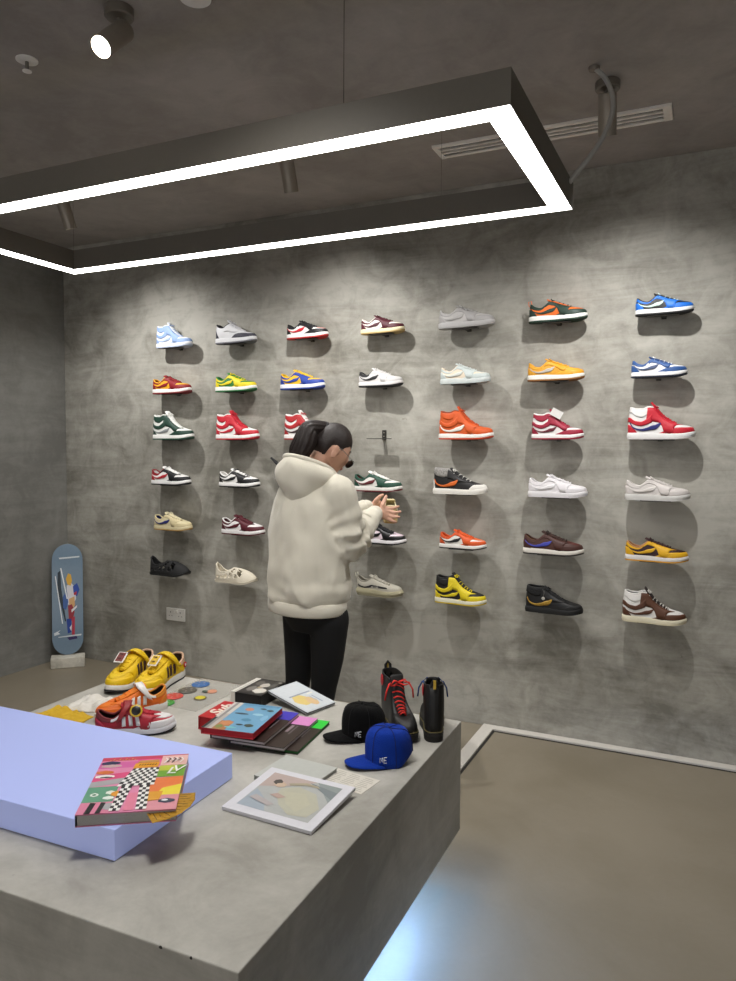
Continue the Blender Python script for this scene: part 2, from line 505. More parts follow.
    # tongue and laces
    tg = mat(c.get('tongue', c['base']), .75, bump=.15, scale=240., kind='textile')
    tall = {'low': .020, 'high': .024, 'mid': .018, 'three': .028, 'knit': .022, 'boot': .020}[typ]
    path, wd = [], []
    for t in np.linspace(.96, .55, 9):
        x, y, z = F.P(t, 1., 1.)
        path.append(Vector((x, 0, z + .003 * F.k))); wd.append(max(.012 * F.k, abs(y) + .004 * F.k))
    d = (path[-1] - path[-3]).normalized()
    lean = Vector((d.x * .75, 0, max(d.z, .35))).normalized()
    for s_ in (.5, 1.):
        path.append(path[8] + lean * tall * F.k * s_); wd.append(wd[8] * (1. if s_ < 1 else .8))
    mb = MB(); rs = []
    th = .0035 * F.k
    for i, p in enumerate(path):
        t_ = (path[min(i + 1, len(path) - 1)] - path[max(i - 1, 0)]).normalized()
        nn = Vector((-t_.z, 0, t_.x)); nn = nn if nn.x > 0 or nn.z > 0 else -nn
        w = wd[i] * (.9 if i else .5)
        rs.append([p + Vector((0, w * math.cos(q), 0)) + nn * (math.sin(q) * th + (1 - math.cos(q) ** 2) * .004 * F.k) for q in (2 * PI * j / 12 for j in range(12))])
    mb.rings(rs, tg).build('tongue', root, True)
    lcm = mat(c.get('lace', '#f0efea'), .85, kind='lace')
    mb = MB()
    nl = 8 if typ == 'boot' else (7 if typ in ('high',) else 5)
    lr = (.0042 if typ == 'boot' else .0030) * F.k
    if typ != 'knit' or True:
        tl = np.linspace(.585, .90, nl)
        for i, t in enumerate(tl):
            a, b = F.P(t, .97, -1., .002), F.P(t, .97, 1., .002)
            if typ == 'boot' or i % 2:
                b = F.P(min(t + .03, .95), .97, 1., .002)
            mid_ = (Vector(a) + Vector(b)) / 2 + Vector((.003, 0, .009)) * F.k
            q1, q2 = Vector(a).lerp(mid_, .55) + Vector((0, 0, .002)), Vector(b).lerp(mid_, .55) + Vector((0, 0, .002))
            mb.tube([Vector(a) + Vector((0, 0, -.002)), q1, mid_, q2, Vector(b) + Vector((0, 0, -.002))], lr, lcm, n=6, flat=.7)
        top = Vector(F.P(.575, 1., 1.)); top.y = 0; top.z += .010 * F.k
        for sd in ((-1, 1) if 'nobow' not in fl else ()):
            mb.tube([top, top + Vector((-.004, sd * .016, .006)) * F.k, top + Vector((.004, sd * .028, -.004)) * F.k, top + Vector((.012, sd * .018, -.004)) * F.k, top + Vector((.004, sd * .004, 0)) * F.k], .0024 * F.k, lcm, n=5)
    mb.build('laces', root, True)
    if 'pull' in fl:
        h = Vector(F.P(0., 1., 1.))
        MB().tube([h + Vector((.004, 0, -.02)) * F.k, h + Vector((-.010, 0, .0)) * F.k, h + Vector((-.012, 0, .018)) * F.k, h + Vector((.002, 0, .022)) * F.k, h + Vector((.008, 0, -.006)) * F.k],
                  .006 * F.k, mat(c.get('pullc', c['base']), .8, kind='webbing'), n=6, flat=.3).build('pull_tab', root, True)
    return root
# ------------------------------------------------------------------ the room
CEIL = 3.042
wall_m = concrete('wall_microcement', '#7b786f', '#b6b3aa', .6, s1=1.1, s2=6., bump=.06, spec=.25)
side_m = concrete('side_wall_microcement', '#777672', '#969590', .6, spec=.25)
ceil_m = concrete('ceiling_plaster', '#9a948f', '#b6b0ab', .7, spec=.2, pits=False)
floor_m = concrete('floor_resin', '#7d7463', '#8b8272', .40, s1=.6, s2=2.5, bump=.04, spec=.4, pits=False)
block_m = concrete('counter_microcement', '#95928a', '#bdbab2', .5, spec=.35)
stone_m = concrete('cast_stone', '#a5a094', '#d6d1c4', .8, s1=6., s2=20.)

struct(MB().box((3.9, -3.9, -.1), (8.2, 8.2, .2), floor_m).build('floor'))
struct(MB().box((3.9, -3.9, CEIL + .1), (8.2, 8.2, .2), ceil_m).build('ceiling'))
struct(MB().box((3.9, .1, CEIL / 2), (8.2, .2, CEIL - .002), wall_m).build('wall_back'))
struct(MB().box((8.1, -4.0, CEIL / 2), (.2, 7.996, CEIL - .002), side_m).build('wall_right'))  # unseen wall, added to keep ambient light out on the right
struct(MB().box((-.1, -4.0, CEIL / 2), (.2, 7.996, CEIL - .002), side_m).build('wall_left'))
# pale edging strip of the floor: along the back wall, then turning away from it
tm = mat('#cfcac2', .5, kind='edging')
em = MB()
em.prism([(3.236, -.004), (8.0, -.004), (8.0, -.062), (3.306, -.062), (3.306, -3.2), (3.236, -3.2)], .0005, .012, tm)
struct(em.build('trim_1', bevel=.002))
dk = MB()
dk.prism([(3.306, -.062), (8.0, -.062), (8.0, -.074), (3.318, -.074), (3.318, -3.2), (3.306, -3.2)], .0003, .0015, mat('#2a2723', .8, kind='joint'))
struct(dk.build('trim_2'))

# double wall socket
so = thing('wall_socket', 'white double wall socket low on the back wall left of the person', 'socket', (1.022, 0, .418))
wm = mat('#d8d5cf', .4, kind='plastic')
MB().box((0, -.005, 0), (.162, .010, .088), wm).build('face_plate', so, bevel=.003)
for dx in (-.042, .042):
    m = MB()
    for x, z in ((0, .016), (-.012, -.010), (.012, -.010)):
        m.box((dx + x, -.0104, z), (.006, .001, .009 if z > 0 else .005), mat('#4a4743', .6, kind='hole'))
    m.build('pin_holes', so)
    MB().box((dx * .35, -.012, .022), (.014, .005, .020), wm).build('switch', so, bevel=.001)

# ------------------------------------------------------------------ ceiling things
metal_d = mat('#7d766d', .45, .3, kind='metal')
chrome = mat('#a8a29a', .3, .8, kind='metal')
steel = mat('#8a8782', .35, .9, kind='metal')

def spotlight(loc, target, label, energy, cone, lit=1., soft=.022, group='ceiling spotlights'):
    t = thing('ceiling_spotlight', label, 'spotlight', loc, group=group)
    MB().lathe([(.046, 0), (.048, -.003), (.048, -.030), (.044, -.034)], metal_d, 28).build('ceiling_rose', t, 40)
    MB().tube([(0, 0, -.03), (0, 0, -.062)], .009, metal_d, n=10).build('stem', t, 40)
    d = (Vector(target) - Vector(loc) - Vector((0, 0, -.10))).normalized()
    R = d.to_track_quat('Z', 'Y').to_matrix().to_4x4()
    R.translation = Vector((0, 0, -.085))
    MB().lathe([(.002, -.040), (.032, -.038), (.036, -.032), (.036, .118), (.0335, .119), (.0335, .100), (.0, .100)], mat('#a59c90', .4, .25, kind='metal'), 28, R).build('lamp_can', t, 40)
    MB().lathe([(.0, .1045), (.0325, .1045), (.0325, .1035)], mat('#fff4e4', .4, emit=lit, kind='lens'), 24, R).build('lens', t, 40)
    l = bpy.data.lights.new('spot_beam', 'SPOT')
    l.energy = energy; l.spot_size = math.radians(cone); l.spot_blend = 1.; l.shadow_soft_size = soft
    l.color = (1, .985, .96)
    lo = bpy.data.objects.new('spot_beam', l); COL.objects.link(lo); lo.parent = t
    lo.location = R @ Vector((0, 0, .112))
    lo.rotation_euler = d.to_track_quat('-Z', 'Y').to_euler()
    return t
SPOT_E = 66
spotlight((3.962, -.90, CEIL), (3.9, -.12, 1.0), 'metal ceiling spotlight beside the white air vent with a grey cable hanging past it', SPOT_E, 130)
spotlight((2.45, -.86, CEIL), (2.4, -.10, 1.0), 'metal ceiling spotlight seen through the middle of the hanging light frame', SPOT_E, 130)
spotlight((.95, -.86, CEIL), (1.0, -.10, 1.0), 'metal ceiling spotlight nearest the left end of the hanging light frame', SPOT_E * .9, 130)
spotlight((2.545, -2.09, CEIL), (2.55, -2.75, 2.3), 'lit ceiling spotlight with a glaring white lens nearest the ceiling sprinkler', 22, 80, 60.)
spotlight((5.6, -2.1, CEIL), (5.2, -.6, .6), 'added unseen ceiling spotlight over the empty floor beyond the counter', 8, 90)  # unseen lamp, added for extra light over the floor
spotlight((3.25, -2.62, CEIL), (3.15, -2.35, .6), 'added unseen ceiling spotlight straight over the middle of the counter', 84, 110, 1., .20)  # unseen lamp, added to brighten the counter top with soft shadows

# sprinkler and smoke alarm
s = thing('ceiling_sprinkler', 'small white ceiling sprinkler with a drooping deflector', 'sprinkler', (1.985, -1.985, CEIL))
wp = mat('#f4f1ec', .5, kind='plastic')
MB().lathe([(.040, 0), (.040, -.004), (.030, -.008), (.012, -.008)], wp, 24).build('escutcheon', s, 40)
MB().tube([(0, 0, -.006), (0, 0, -.040)], .007, mat('#8f8a82', .4, .6, kind='metal'), n=10).build('sprinkler_body', s, 40)
MB().lathe([(.004, -.040), (.017, -.041), (.017, -.044), (.003, -.045)], wp, 16).build('deflector', s, 40)
s = thing('smoke_alarm', 'round white smoke alarm on the ceiling', 'smoke alarm', (2.845, -2.07, CEIL))
MB().lathe([(.062, 0), (.062, -.012), (.055, -.020), (.050, -.034), (.030, -.042), (.001, -.043)], wp, 32).build('alarm_body', s, 40)
MB().tube([(.052 * math.cos(q), .052 * math.sin(q), -.026) for q in np.linspace(0, 2 * PI, 24, endpoint=False)], .003, mat('#55514c', .7, kind='plastic'), n=5, closed=True).build('sensor_gap', s, True)

# linear slot vent
v = thing('air_vent', 'long white linear air vent with three dark slots in the ceiling', 'vent', (3.645, -.53, CEIL))
vm = mat('#f6f0e8', .5, kind='painted_metal')
W_, D_ = 1.075, .150
m = MB()
for y, d in ((-D_ / 2 + .012, .024), (D_ / 2 - .012, .024), (-.018, .014), (.018, .014)):
    m.box((0, y, -.006), (W_, d, .012), vm)
for x in (-W_ / 2 + .012, W_ / 2 - .018):
    m.box((x, 0, -.0065), (.024 if x < 0 else .036, D_, .013), vm)
m.build('vent_frame', v, bevel=.001)
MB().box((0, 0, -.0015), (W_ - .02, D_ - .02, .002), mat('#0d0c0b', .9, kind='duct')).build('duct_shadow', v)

# hanging light frame
fx0, fx1, fy0, fy1, fz, fh, fw = 1.259, 3.869, -2.041, -1.085, 2.50, .098, .083
lf = thing('pendant_light_frame', 'large rectangular dark grey light frame hanging from the ceiling with a glowing white underside', 'pendant light', (fx0, fy0, fz))
hm = mat('#716c63', .55, kind='painted_metal')
lx, ly = fx1 - fx0, fy1 - fy0
def ring_prism(mb, x0, y0, x1, y1, w, z0, z1, m):
    for (a, b, c, d) in ((x0, y0, x1, y0 + w), (x0, y1 - w, x1, y1), (x0, y0 + w, x0 + w, y1 - w), (x1 - w, y0 + w, x1, y1 - w)):
        mb.box(((a + c) / 2, (b + d) / 2, (z0 + z1) / 2), (c - a, d - b, z1 - z0), m)
m = MB(); ring_prism(m, 0, 0, lx, ly, fw, .0045, fh, hm); m.build('housing', lf)
m = MB(); ring_prism(m, 0, 0, lx, ly, .003, 0, .0045, hm)
ring_prism(m, fw - .003, fw - .003, lx - fw + .003, ly - fw + .003, .003, 0, .0045, hm); m.build('diffuser_edge', lf)
FRAME_E = 10.
m = MB(); ring_prism(m, .003, .003, lx - .003, ly - .003, fw - .006, .001, .0045, mat('#fffdf8', .5, emit=FRAME_E, var=0, kind='diffuser')); m.build('diffuser', lf)
for x, y, wr in ((3.345 - fx0, .04, .0012), (1.75 - fx0, .04, .0012), (.04, ly - .04, .0007), (3.345 - fx0, ly - .04, .0005)):
    MB().tube([(x, y, fh), (x, y, CEIL - fz)], wr, mat('#55504a', .5, .5, kind='wire'), n=5).build('suspension_wire', lf, True)
cp = [Vector((3.93, -1.04, CEIL - .002)), Vector((3.975, -1.06, 2.98)), Vector((4.005, -1.09, 2.90)), Vector((4.01, -1.12, 2.82)), Vector((3.985, -1.15, 2.73)), Vector((3.94, -1.165, 2.66)), Vector((3.868, -1.17, 2.575))]
cps = []
for i in range(len(cp) - 1):
    p0, p1, p2, p3 = cp[max(i - 1, 0)], cp[i], cp[i + 1], cp[min(i + 2, len(cp) - 1)]
    for q in np.linspace(0, 1, 6)[:-1]:
        cps.append(.5 * ((2 * p1) + (p2 - p0) * q + (2 * p0 - 5 * p1 + 4 * p2 - p3) * q * q + (3 * p1 - p0 - 3 * p2 + p3) * q ** 3))
cps.append(cp[-1])
MB().tube([p - Vector((fx0, fy0, fz)) for p in cps], .0095, mat('#b5b4b0', .35, .15, kind='conduit'), n=10).build('power_cable', lf, True)
MB().lathe([(.022, 0), (.020, -.012), (.010, -.016)], metal_d, 16, Matrix.Translation(cp[0] - Vector((fx0, fy0, fz)))).build('cable_gland', lf, 40)

# ------------------------------------------------------------------ skateboard on its stone
st = MB().box((0, 0, .038), (.228, .11, .076), stone_m).build('stone_block', bevel=.006)
st.location = (.205, -.205, 0); st.rotation_euler = (0, 0, PI / 4)
tag(st, 'rough pale stone block on the floor in the corner under the skateboard', 'block')
dm = mat('#74889a', .16, kind='lacquer')
base, top_ = Vector((.192, -.192, .078)), Vector((.094, -.094, .868))
ax = (top_ - base).normalized(); xr = Vector((1, 1, 0)).normalized(); nrm = xr.cross(ax)
sk = thing('skateboard_deck', 'blue-grey skateboard deck with a colourful collage print leaning upright in the corner', 'skateboard', base)
R = Matrix((xr, ax, nrm)).transposed().to_4x4()      # local x across, y along, z towards the room
sk.rotation_euler = R.to_euler()
BL, BW = (top_ - base).length, .105
def deck_ring(sc, z):
    out = []
    for i in range(64):
        q = 2 * PI * i / 64
        c_, s_ = math.cos(q), math.sin(q)
        yy = BL / 2 + (abs(s_) ** .9 * (1 if s_ > 0 else -1)) * (BW * 1.15) * sc + (1 if s_ > 0 else -1) * (BL / 2 - BW * 1.15) * 1.0
        xx = BW * sc * (abs(c_) ** .9) * (1 if c_ > 0 else -1)
        bend = .028 * (max(0, abs(yy - BL / 2) - BL * .30) / (BL * .2)) ** 1.6
        out.append((xx, yy, z + .012 - bend * .5))
    return out
def deck_z(y):
    return .012 - .5 * .028 * (max(0, abs(y - BL / 2) - BL * .30) / (BL * .2)) ** 1.6
def deck_face(mb, sc, z, m, n=28):
    ys = [BL / 2 + (BL / 2) * math.sin(a) for a in np.linspace(-PI / 2 + .02, PI / 2 - .02, n)]
    rows = []
    for y in ys:
        e = max(0, abs(y - BL / 2) - (BL / 2 - BW * 1.15)) / (BW * 1.15)
        hw = BW * sc * max(0, 1 - min(e, 1) ** 2.1) ** .5
        rows.append([(hw * u, BL / 2 + (y - BL / 2) * sc, z + deck_z(y)) for u in np.linspace(-1, 1, 5)])
    mb.grid(np.array(rows), m)
    return rows
mb = MB(); a = deck_face(mb, 1, 0, mat('#4b3a2a', .6, kind='wood')); mb = MB()
b1 = deck_face(mb, 1, .0, dm); b0 = deck_face(mb, 1, -.011, mat('#2b2622', .8, kind='grip'))
e1 = [r[0] for r in b1] + [r[-1] for r in b1[::-1]]; e0 = [r[0] for r in b0] + [r[-1] for r in b0[::-1]]
mb.grid(np.array([e0, e1]), mat('#5b554e', .6, kind='ply'), cv=True)
mb.build('deck', sk, 35)
def print_poly(mb, pts, col, dz):
    """a printed patch or painted glint that follows the deck, given in (across, along) fractions"""
    ps = [(u * BW, v_ * BL, .0008 + dz + deck_z(v_ * BL)) for u, v_ in pts]
    mb.poly(ps, mat(col, .25, kind='print'))
pr = MB()
for pts, col, dz in [
    ([(-.62, .74), (-.45, .76), (-.40, .60), (-.25, .45), (-.10, .30), (-.18, .30), (-.45, .46), (-.66, .55)], '#2c3640', 0),
    ([(-.05, .62), (.25, .64), (.50, .60), (.55, .50), (.30, .42), (-.05, .46)], '#d9d6dc', .0002),
    ([(.35, .61), (.62, .64), (.78, .58), (.62, .52), (.40, .54)], '#2b4aa0', .0004),
    ([(-.10, .68), (.05, .73), (.22, .72), (.30, .66), (.20, .615), (.0, .63)], '#d9a83c', .0004),
    ([(-.30, .52), (-.05, .58), (.05, .47), (-.10, .40), (-.28, .42)], '#3f5f9e', .0005),
    ([(.10, .50), (.45, .52), (.48, .44), (.28, .40), (.10, .43)], '#d4a672', .0006),
    ([(.02, .44), (.28, .45), (.45, .38), (.30, .30), (.08, .30)], '#96303a', .0007),
    ([(-.08, .32), (.24, .32), (.22, .20), (.0, .19)], '#27418f', .0008),
    ([(.28, .33), (.46, .34), (.44, .17), (.26, .16)], '#b23447', .0009),
    ([(.12, .24), (.26, .27), (.22, .21)], '#e8e6ea', .0010),
    ([(.24, .40), (.62, .44), (.60, .42), (.26, .375)], '#e3e0e4', .0010),
    ([(-.05, .155), (.55, .165), (.62, .14), (.10, .13)], '#3d3560', .0004),
    ([(-.80, .71), (-.74, .71), (-.30, .28), (-.36, .28)], '#e4e8ea', .0011),
    ([(-.46, .78), (-.38, .78), (.02, .50), (-.06, .50)], '#e4e8ea', .0012),
    ([(.40, .55), (.60, .565), (.58, .535), (.42, .53)], '#b02c3c', .0012),
]:
    print_poly(pr, pts, col, dz)
pr.build('collage_print', sk)
fm = MB()  # flat pale patches painted as highlights on the wrap
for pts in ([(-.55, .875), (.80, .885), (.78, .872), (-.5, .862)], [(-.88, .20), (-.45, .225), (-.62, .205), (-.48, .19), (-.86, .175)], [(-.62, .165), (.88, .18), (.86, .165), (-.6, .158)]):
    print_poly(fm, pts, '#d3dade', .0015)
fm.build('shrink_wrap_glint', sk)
# ------------------------------------------------------------------ the shoe wall
ROWZ = [2.247, 1.940, 1.632, 1.326, 1.019, .706]
br_m = mat('#35332f', .45, .4, kind='metal')
ac_m = mat('#4a4844', .35, .3, kind='metal')
def bracket(x, z, label, group):
    b = thing('shoe_bracket', label, 'bracket', (x, 0, z), group=group)
    MB().box((0, -.0040, .020), (.024, .011, .058), br_m).build('wall_tab', b, bevel=.0015)
    MB().box((0, -.036, -.003), (.022, .060, .004), br_m).build('arm', b)
    MB().box((0, -.080, -.003), (.146, .038, .005), ac_m).build('plate', b, bevel=.001)
    m = MB()
    for z_ in (.012, .034):
        m.lathe([(.004, 0), (.004, .0015), (.001, .002)], chrome, 10, Matrix.Translation((0, -.009, z_)) @ Matrix.Rotation(PI / 2, 4, 'X'))
    m.build('screws', b, 40)
    return b

K = dict
W_ = '#e9e7e2'
SHOES = [  # column, row, heel x, length, cut, colours, label
 (1, 1, .950, .285, 'high', K(base='#e4e9f0', panel='#8fa9d6', logo='#a9bde0', mid='#e9eaee', out='#b9c6dd', lace='#a9bce0', toe='#e6eaf1'), 'pale blue and white high-top sneaker, first in the top row of the shoe wall'),
 (1, 2, .915, .310, 'low', K(base='#e0a01e', panel='#84161c', logo='#84161c', mid='#ebe8e4', out='#7c161c', lace='#84161c', tongue='#84161c', toe='#e0a01e'), 'dark red and amber low sneaker above the green and white high-top'),
 (1, 3, .915, .325, 'high', K(base='#e6e7e2', panel='#1f3f33', logo='#8b8f90', mid='#e9e8e4', out='#2a5040', lace='#e6e6e2', tongue='#e8e8e4', toe='#e6e7e2', x='court'), 'dark green and white high-top sneaker with a grey side logo'),
 (1, 4, .897, .315, 'low', K(base='#e9e7e4', panel='#17171a', logo='#b01f2b', heel='#b01f2b', eye='#17171a', mid='#e9e8e6', out='#1b1b1d', lace='#e9e7e4', collar='#8d1c26', toe='#e8e6e2'), 'black and white low sneaker with a red heel and red side logo'),
 (1, 5, .915, .305, 'low', K(base='#d9cda6', panel='#d6c79d', logo='#20286b', mid='#d8caa2', out='#b08b4e', lace='#ded6bb', collar='#d6c79d', lining='#232a5c', heel='#d4c69c'), 'cream low sneaker with a navy side logo above the black foam clog'),
 (2, 1, 1.440, .300, 'three', K(base='#dddde0', toe='#3b3a46', heel='#33323f', mid='#dcdcde', out='#6f7078', lace='#dfdfe2', tongue='#d8d8dc', lining='#25242c', collar='#25242c'), 'white mid-cut sneaker with dark grey heel and toe guard'),
 (2, 2, 1.437, .303, 'low', K(base='#2f7a34', panel='#e6d01e', logo='#e6d01e', mid='#ebeae4', out='#1f6a35', lace='#e6d01e', tongue='#2f7a34', toe='#2f7a34'), 'bright yellow low sneaker with green side panel and green outsole'),
 (2, 3, 1.440, .318, 'high', K(base='#e9e7e4', panel='#c01f30', logo='#c01f30', mid='#ebe9e6', out='#b81e2e', lace='#c01f30', tongue='#c01f30', toe='#e9e7e4'), 'red and white high-top sneaker with a red side logo, below the yellow and green one'),
 (2, 4, 1.462, .300, 'low', K(base='#eae8e5', panel='#141416', logo='#141416', mid='#ebe9e7', out='#151517', lace='#1a1a1c', tongue='#e6e4e1', toe='#e9e7e4'), 'plain black and white low sneaker with a black side logo and black laces'),
 (2, 5, 1.480, .318, 'low', K(base='#e8e4e2', panel='#541521', logo='#541521', mid='#e9e5e4', out='#541521', lace='#5b1824', tongue='#4c131e', toe='#e4dfde'), 'burgundy and white low sneaker above the cream foam clog'),
 (3, 1, 1.976, .280, 'low', K(base='#e8e5e1', panel='#17161a', logo='#c8202f', heel='#1a191c', cap='#17161a', toe='#c8331f', mid='#ebe9e6', out='#bb2a2a', lace='#2a2a2c', tongue='#1b1a1d', collar='#1b1a1d', x='court'), 'black and white low sneaker with an orange-red toe and outsole in the top row'),
 (3, 2, 1.930, .303, 'low', K(base='#e2b422', panel='#233f98', logo='#233f98', mid='#e6e6ea', out='#26418f', lace='#e0c24a', tongue='#e2b422', toe='#e2b422'), 'royal blue and yellow low sneaker above the head of the person'),
 (3, 3, 1.958, .305, 'high', K(base='#e6e2df', panel='#ab2328', logo='#3a2326', mid='#e8e5e2', out='#ad2a2e', lace='#b0282d', tongue='#e0dcd8', toe='#e6e2df', x='court'), 'red and white high-top sneaker half hidden behind the dark ponytail'),
 (3, 4, 1.940, .270, 'mid', K(base='#1c1b1d', panel='#161517', mid='#b9b6b2', out='#1a191b', lace='#1c1b1d', collar='#161517'), 'black sneaker almost hidden behind the hood with its heel tab showing'),
 (4, 1, 2.484, .270, 'low', K(base='#e9e2d9', panel='#511a26', logo='#4d1a26', mid='#e5d9b2', out='#b59a62', lace='#4d1a26', tongue='#511a26', toe='#e6ded4'), 'maroon and white low sneaker on an aged cream midsole'),
 (4, 2, 2.471, .275, 'low', K(base='#cfccca', panel='#cbc9c8', logo='#131315', mid='#d6d4d2', out='#1a1a1c', lace='#d8d6d4', collar='#1d1d1f', heel='#c9c7c6'), 'light grey low sneaker with a black side logo above the empty bracket'),
 (4, 4, 2.444, .303, 'low', K(base='#e8e5e0', panel='#1f4a3a', logo='#5e1d24', heel='#1f4a3a', mid='#e9e6e0', out='#6d2a2e', lace='#efece7', tongue='#e8e5e0', collar='#1f4a3a', lining='#6a1f27', toe='#e8e5e0'), 'green and white low sneaker with a maroon logo over the raised hands'),
 (4, 5, 2.489, .285, 'low', K(base='#e6d5de', panel='#121214', logo='#121214', mid='#eae6e8', out='#141416', lace='#141416', tongue='#1a1a1c', toe='#e2cdd8', x='patent'), 'shiny black and pale pink low sneaker just under the raised hands'),
 (4, 6, 2.468, .285, 'knit', K(base='#b9b4a6', panel='#232226', mid='#b7b092', out='#8e8870', lace='#c9c4b6', tongue='#a49f92', lining='#8c877a', x='pull', pullc='#c2bdac'), 'grey knitted runner with a dark side stripe and a thick pale sole'),
 (5, 1, 2.968, .315, 'low', K(base='#b9b6b4', panel='#a8a5a4', logo='#b1aeac', mid='#b3b1b0', out='#a3a1a0', lace='#bbb9b7', tongue='#aaa8a6', toe='#bcb9b7'), 'all grey low sneaker in the top row'),
 (5, 2, 2.981, .284, 'low', K(base='#e0d2bd', panel='#c2cbc9', logo='#cfd2cc', mid='#c9cfcd', out='#bcc4c2', lace='#d3d8d6', tongue='#cbd2d0', toe='#cdd3d0'), 'pale mint low sneaker with a faint cream side'),
 (5, 3, 2.976, .310, 'high', K(base='#c8551d', panel='#cf5418', logo='#e9e3da', mid='#e9e3dc', out='#c0421f', lace='#c64a18', tongue='#c04a1a', lining='#8a3a18', x='biglogo'), 'orange high-top sneaker with a white side logo and white midsole'),
 (5, 4, 2.945, .312, 'mid', K(base='#1b1a1b', panel='#1d1c1d', cap='#e6e3dc', logo='#d2641f', heel='#e8e5e0', collar='#8f8c88', mid='#e6e2da', out='#e0dcd3', lace='#d8d5cf', tongue='#222122', lining='#3a3938', x='biglogo fleecy'), 'black mid-cut sneaker with an orange side logo, white rubber toe and fleecy collar'),
 (5, 5, 2.986, .270, 'low', K(base='#e8e3dc', panel='#d5541d', logo='#1a1819', mid='#e9e5df', out='#1a1819', lace='#d5541d', tongue='#d5541d', toe='#d9652c', cap='#d5541d', collar='#d5541d'), 'orange and white low sneaker with a black side logo'),
 (5, 6, 2.962, .298, 'high', K(base='#1b1a18', panel='#e0c91c', logo='#e0c91c', mid='#e6e1c8', out='#cdb32a', lace='#e0c91c', tongue='#1c1b19', toe='#1b1a18', collar='#1b1a18', strap='#e0c91c'), 'yellow and black high-top sneaker, lowest of its column'),
 (6, 1, 3.475, .298, 'low', K(base='#dd6a1f', panel='#23382e', logo='#1f352b', mid='#e6e5e0', out='#1f3a2e', lace='#23382e', tongue='#e0692a', toe='#dd6a1f', lining='#23382e', x='pull', pullc='#e0692a'), 'orange and dark green low sneaker with an orange pull tab'),
 (6, 2, 3.473, .292, 'low', K(base='#d99a2a', panel='#dd9c22', logo='#b9b1a6', mid='#e8e4da', out='#8a5a2a', lace='#d99a2a', tongue='#d99a2a', toe='#d99a2a', eye='#dd9c22', x='court'), 'golden yellow low sneaker with a grey side logo and a brown outsole'),
 (6, 3, 3.500, .268, 'high', K(base='#e9e4e2', panel='#9c1f39', logo='#63182a', mid='#eae6e4', out='#9a2038', lace='#a0223c', tongue='#9c1f39', toe='#e8e2e0', x='court'), 'crimson and white high-top sneaker with a white swing tag'),
 (6, 4, 3.487, .305, 'low', K(base='#e2dee0', panel='#e0dcdf', logo='#e4e1e3', mid='#e2dfe1', out='#d6d2d6', lace='#e4e1e3', tongue='#dedadd'), 'all white low sneaker above the brown one'),
 (6, 5, 3.465, .315, 'low', K(base='#4a2a22', panel='#45241d', logo='#4046a8', mid='#e2dcd2', out='#2a2422', lace='#2a1b18', tongue='#3a231c', lining='#b79b73', toe='#5a2a24', collar='#4a2a22'), 'brown low sneaker with a blue-violet side logo'),
 (6, 6, 3.482, .300, 'mid', K(base='#161617', panel='#141415', logo='#a5812f', mid='#151516', out='#131314', lace='#1a1a1b', cap='#151516', heel='#161617', collar='#161617', lining='#1a1a1b', x='biglogo gold'), 'black mid-cut sneaker with a gold patterned side logo on a black sole'),
 (7, 1, 4.010, .266, 'low', K(base='#17181b', panel='#2072d8', logo='#c9e3d8', mid='#e9e9e8', out='#17181b', lace='#cfe4e4', tongue='#17181b', toe='#1a1b20', lining='#16171a'), 'bright blue and black low sneaker with a pale mint side logo'),
 (7, 2, 3.997, .258, 'low', K(base='#e6e6e8', panel='#2c548f', logo='#4a5878', mid='#e9e8e8', out='#1b2436', lace='#e9e9ea', tongue='#2a4a80', toe='#e6e6e8', collar='#2c548f', x='court'), 'denim blue and white low sneaker below the bright blue one'),
 (7, 3, 3.986, .312, 'high', K(base='#e9e7e5', panel='#c41d30', logo='#22286e', mid='#eae8e6', out='#dcd8d6', lace='#c41d30', tongue='#c41d30', toe='#e9e7e5', collar='#e9e7e5', strap='#c41d30', x='biglogo'), 'red and white high-top sneaker with a navy blue side logo'),
 (7, 4, 3.982, .302, 'low', K(base='#d6d0cc', panel='#d3ccc8', logo='#d9d3ce', mid='#d5d3cf', out='#cfcdca', lace='#d8d3cf', tongue='#d2ccc8'), 'off-white low sneaker with a faint blush between the red high-top and the yellow low-top'),
 (7, 5, 3.990, .295, 'low', K(base='#33171a', panel='#e3ad16', logo='#e3ad16', mid='#e6e0dc', out='#d59a2a', lace='#2c1618', tongue='#3a1c1e', toe='#33171a', lining='#b07c50'), 'yellow and dark maroon low sneaker with maroon laces'),
 (7, 6, 3.982, .302, 'high', K(base='#e6e3df', panel='#57331f', logo='#57331f', mid='#e4dcc2', out='#d9cfb0', lace='#d8d4cd', tongue='#2c2220', toe='#e6e3df', collar='#e6e3df', strap='#57331f'), 'brown and white high-top sneaker on a cream sole, lowest beside the empty floor'),
]
ORD = ['first', 'second', 'third', 'fourth', 'fifth', 'sixth', 'seventh']
ROWN = ['top', 'second', 'third', 'fourth', 'fifth', 'lowest']
def blabel(col, row):
    return 'dark metal bracket in the %s shoe row, %s shoe column from the corner' % (ROWN[row - 1], ORD[col - 1])
brk = 'dark metal shoe brackets fixed to the back wall'
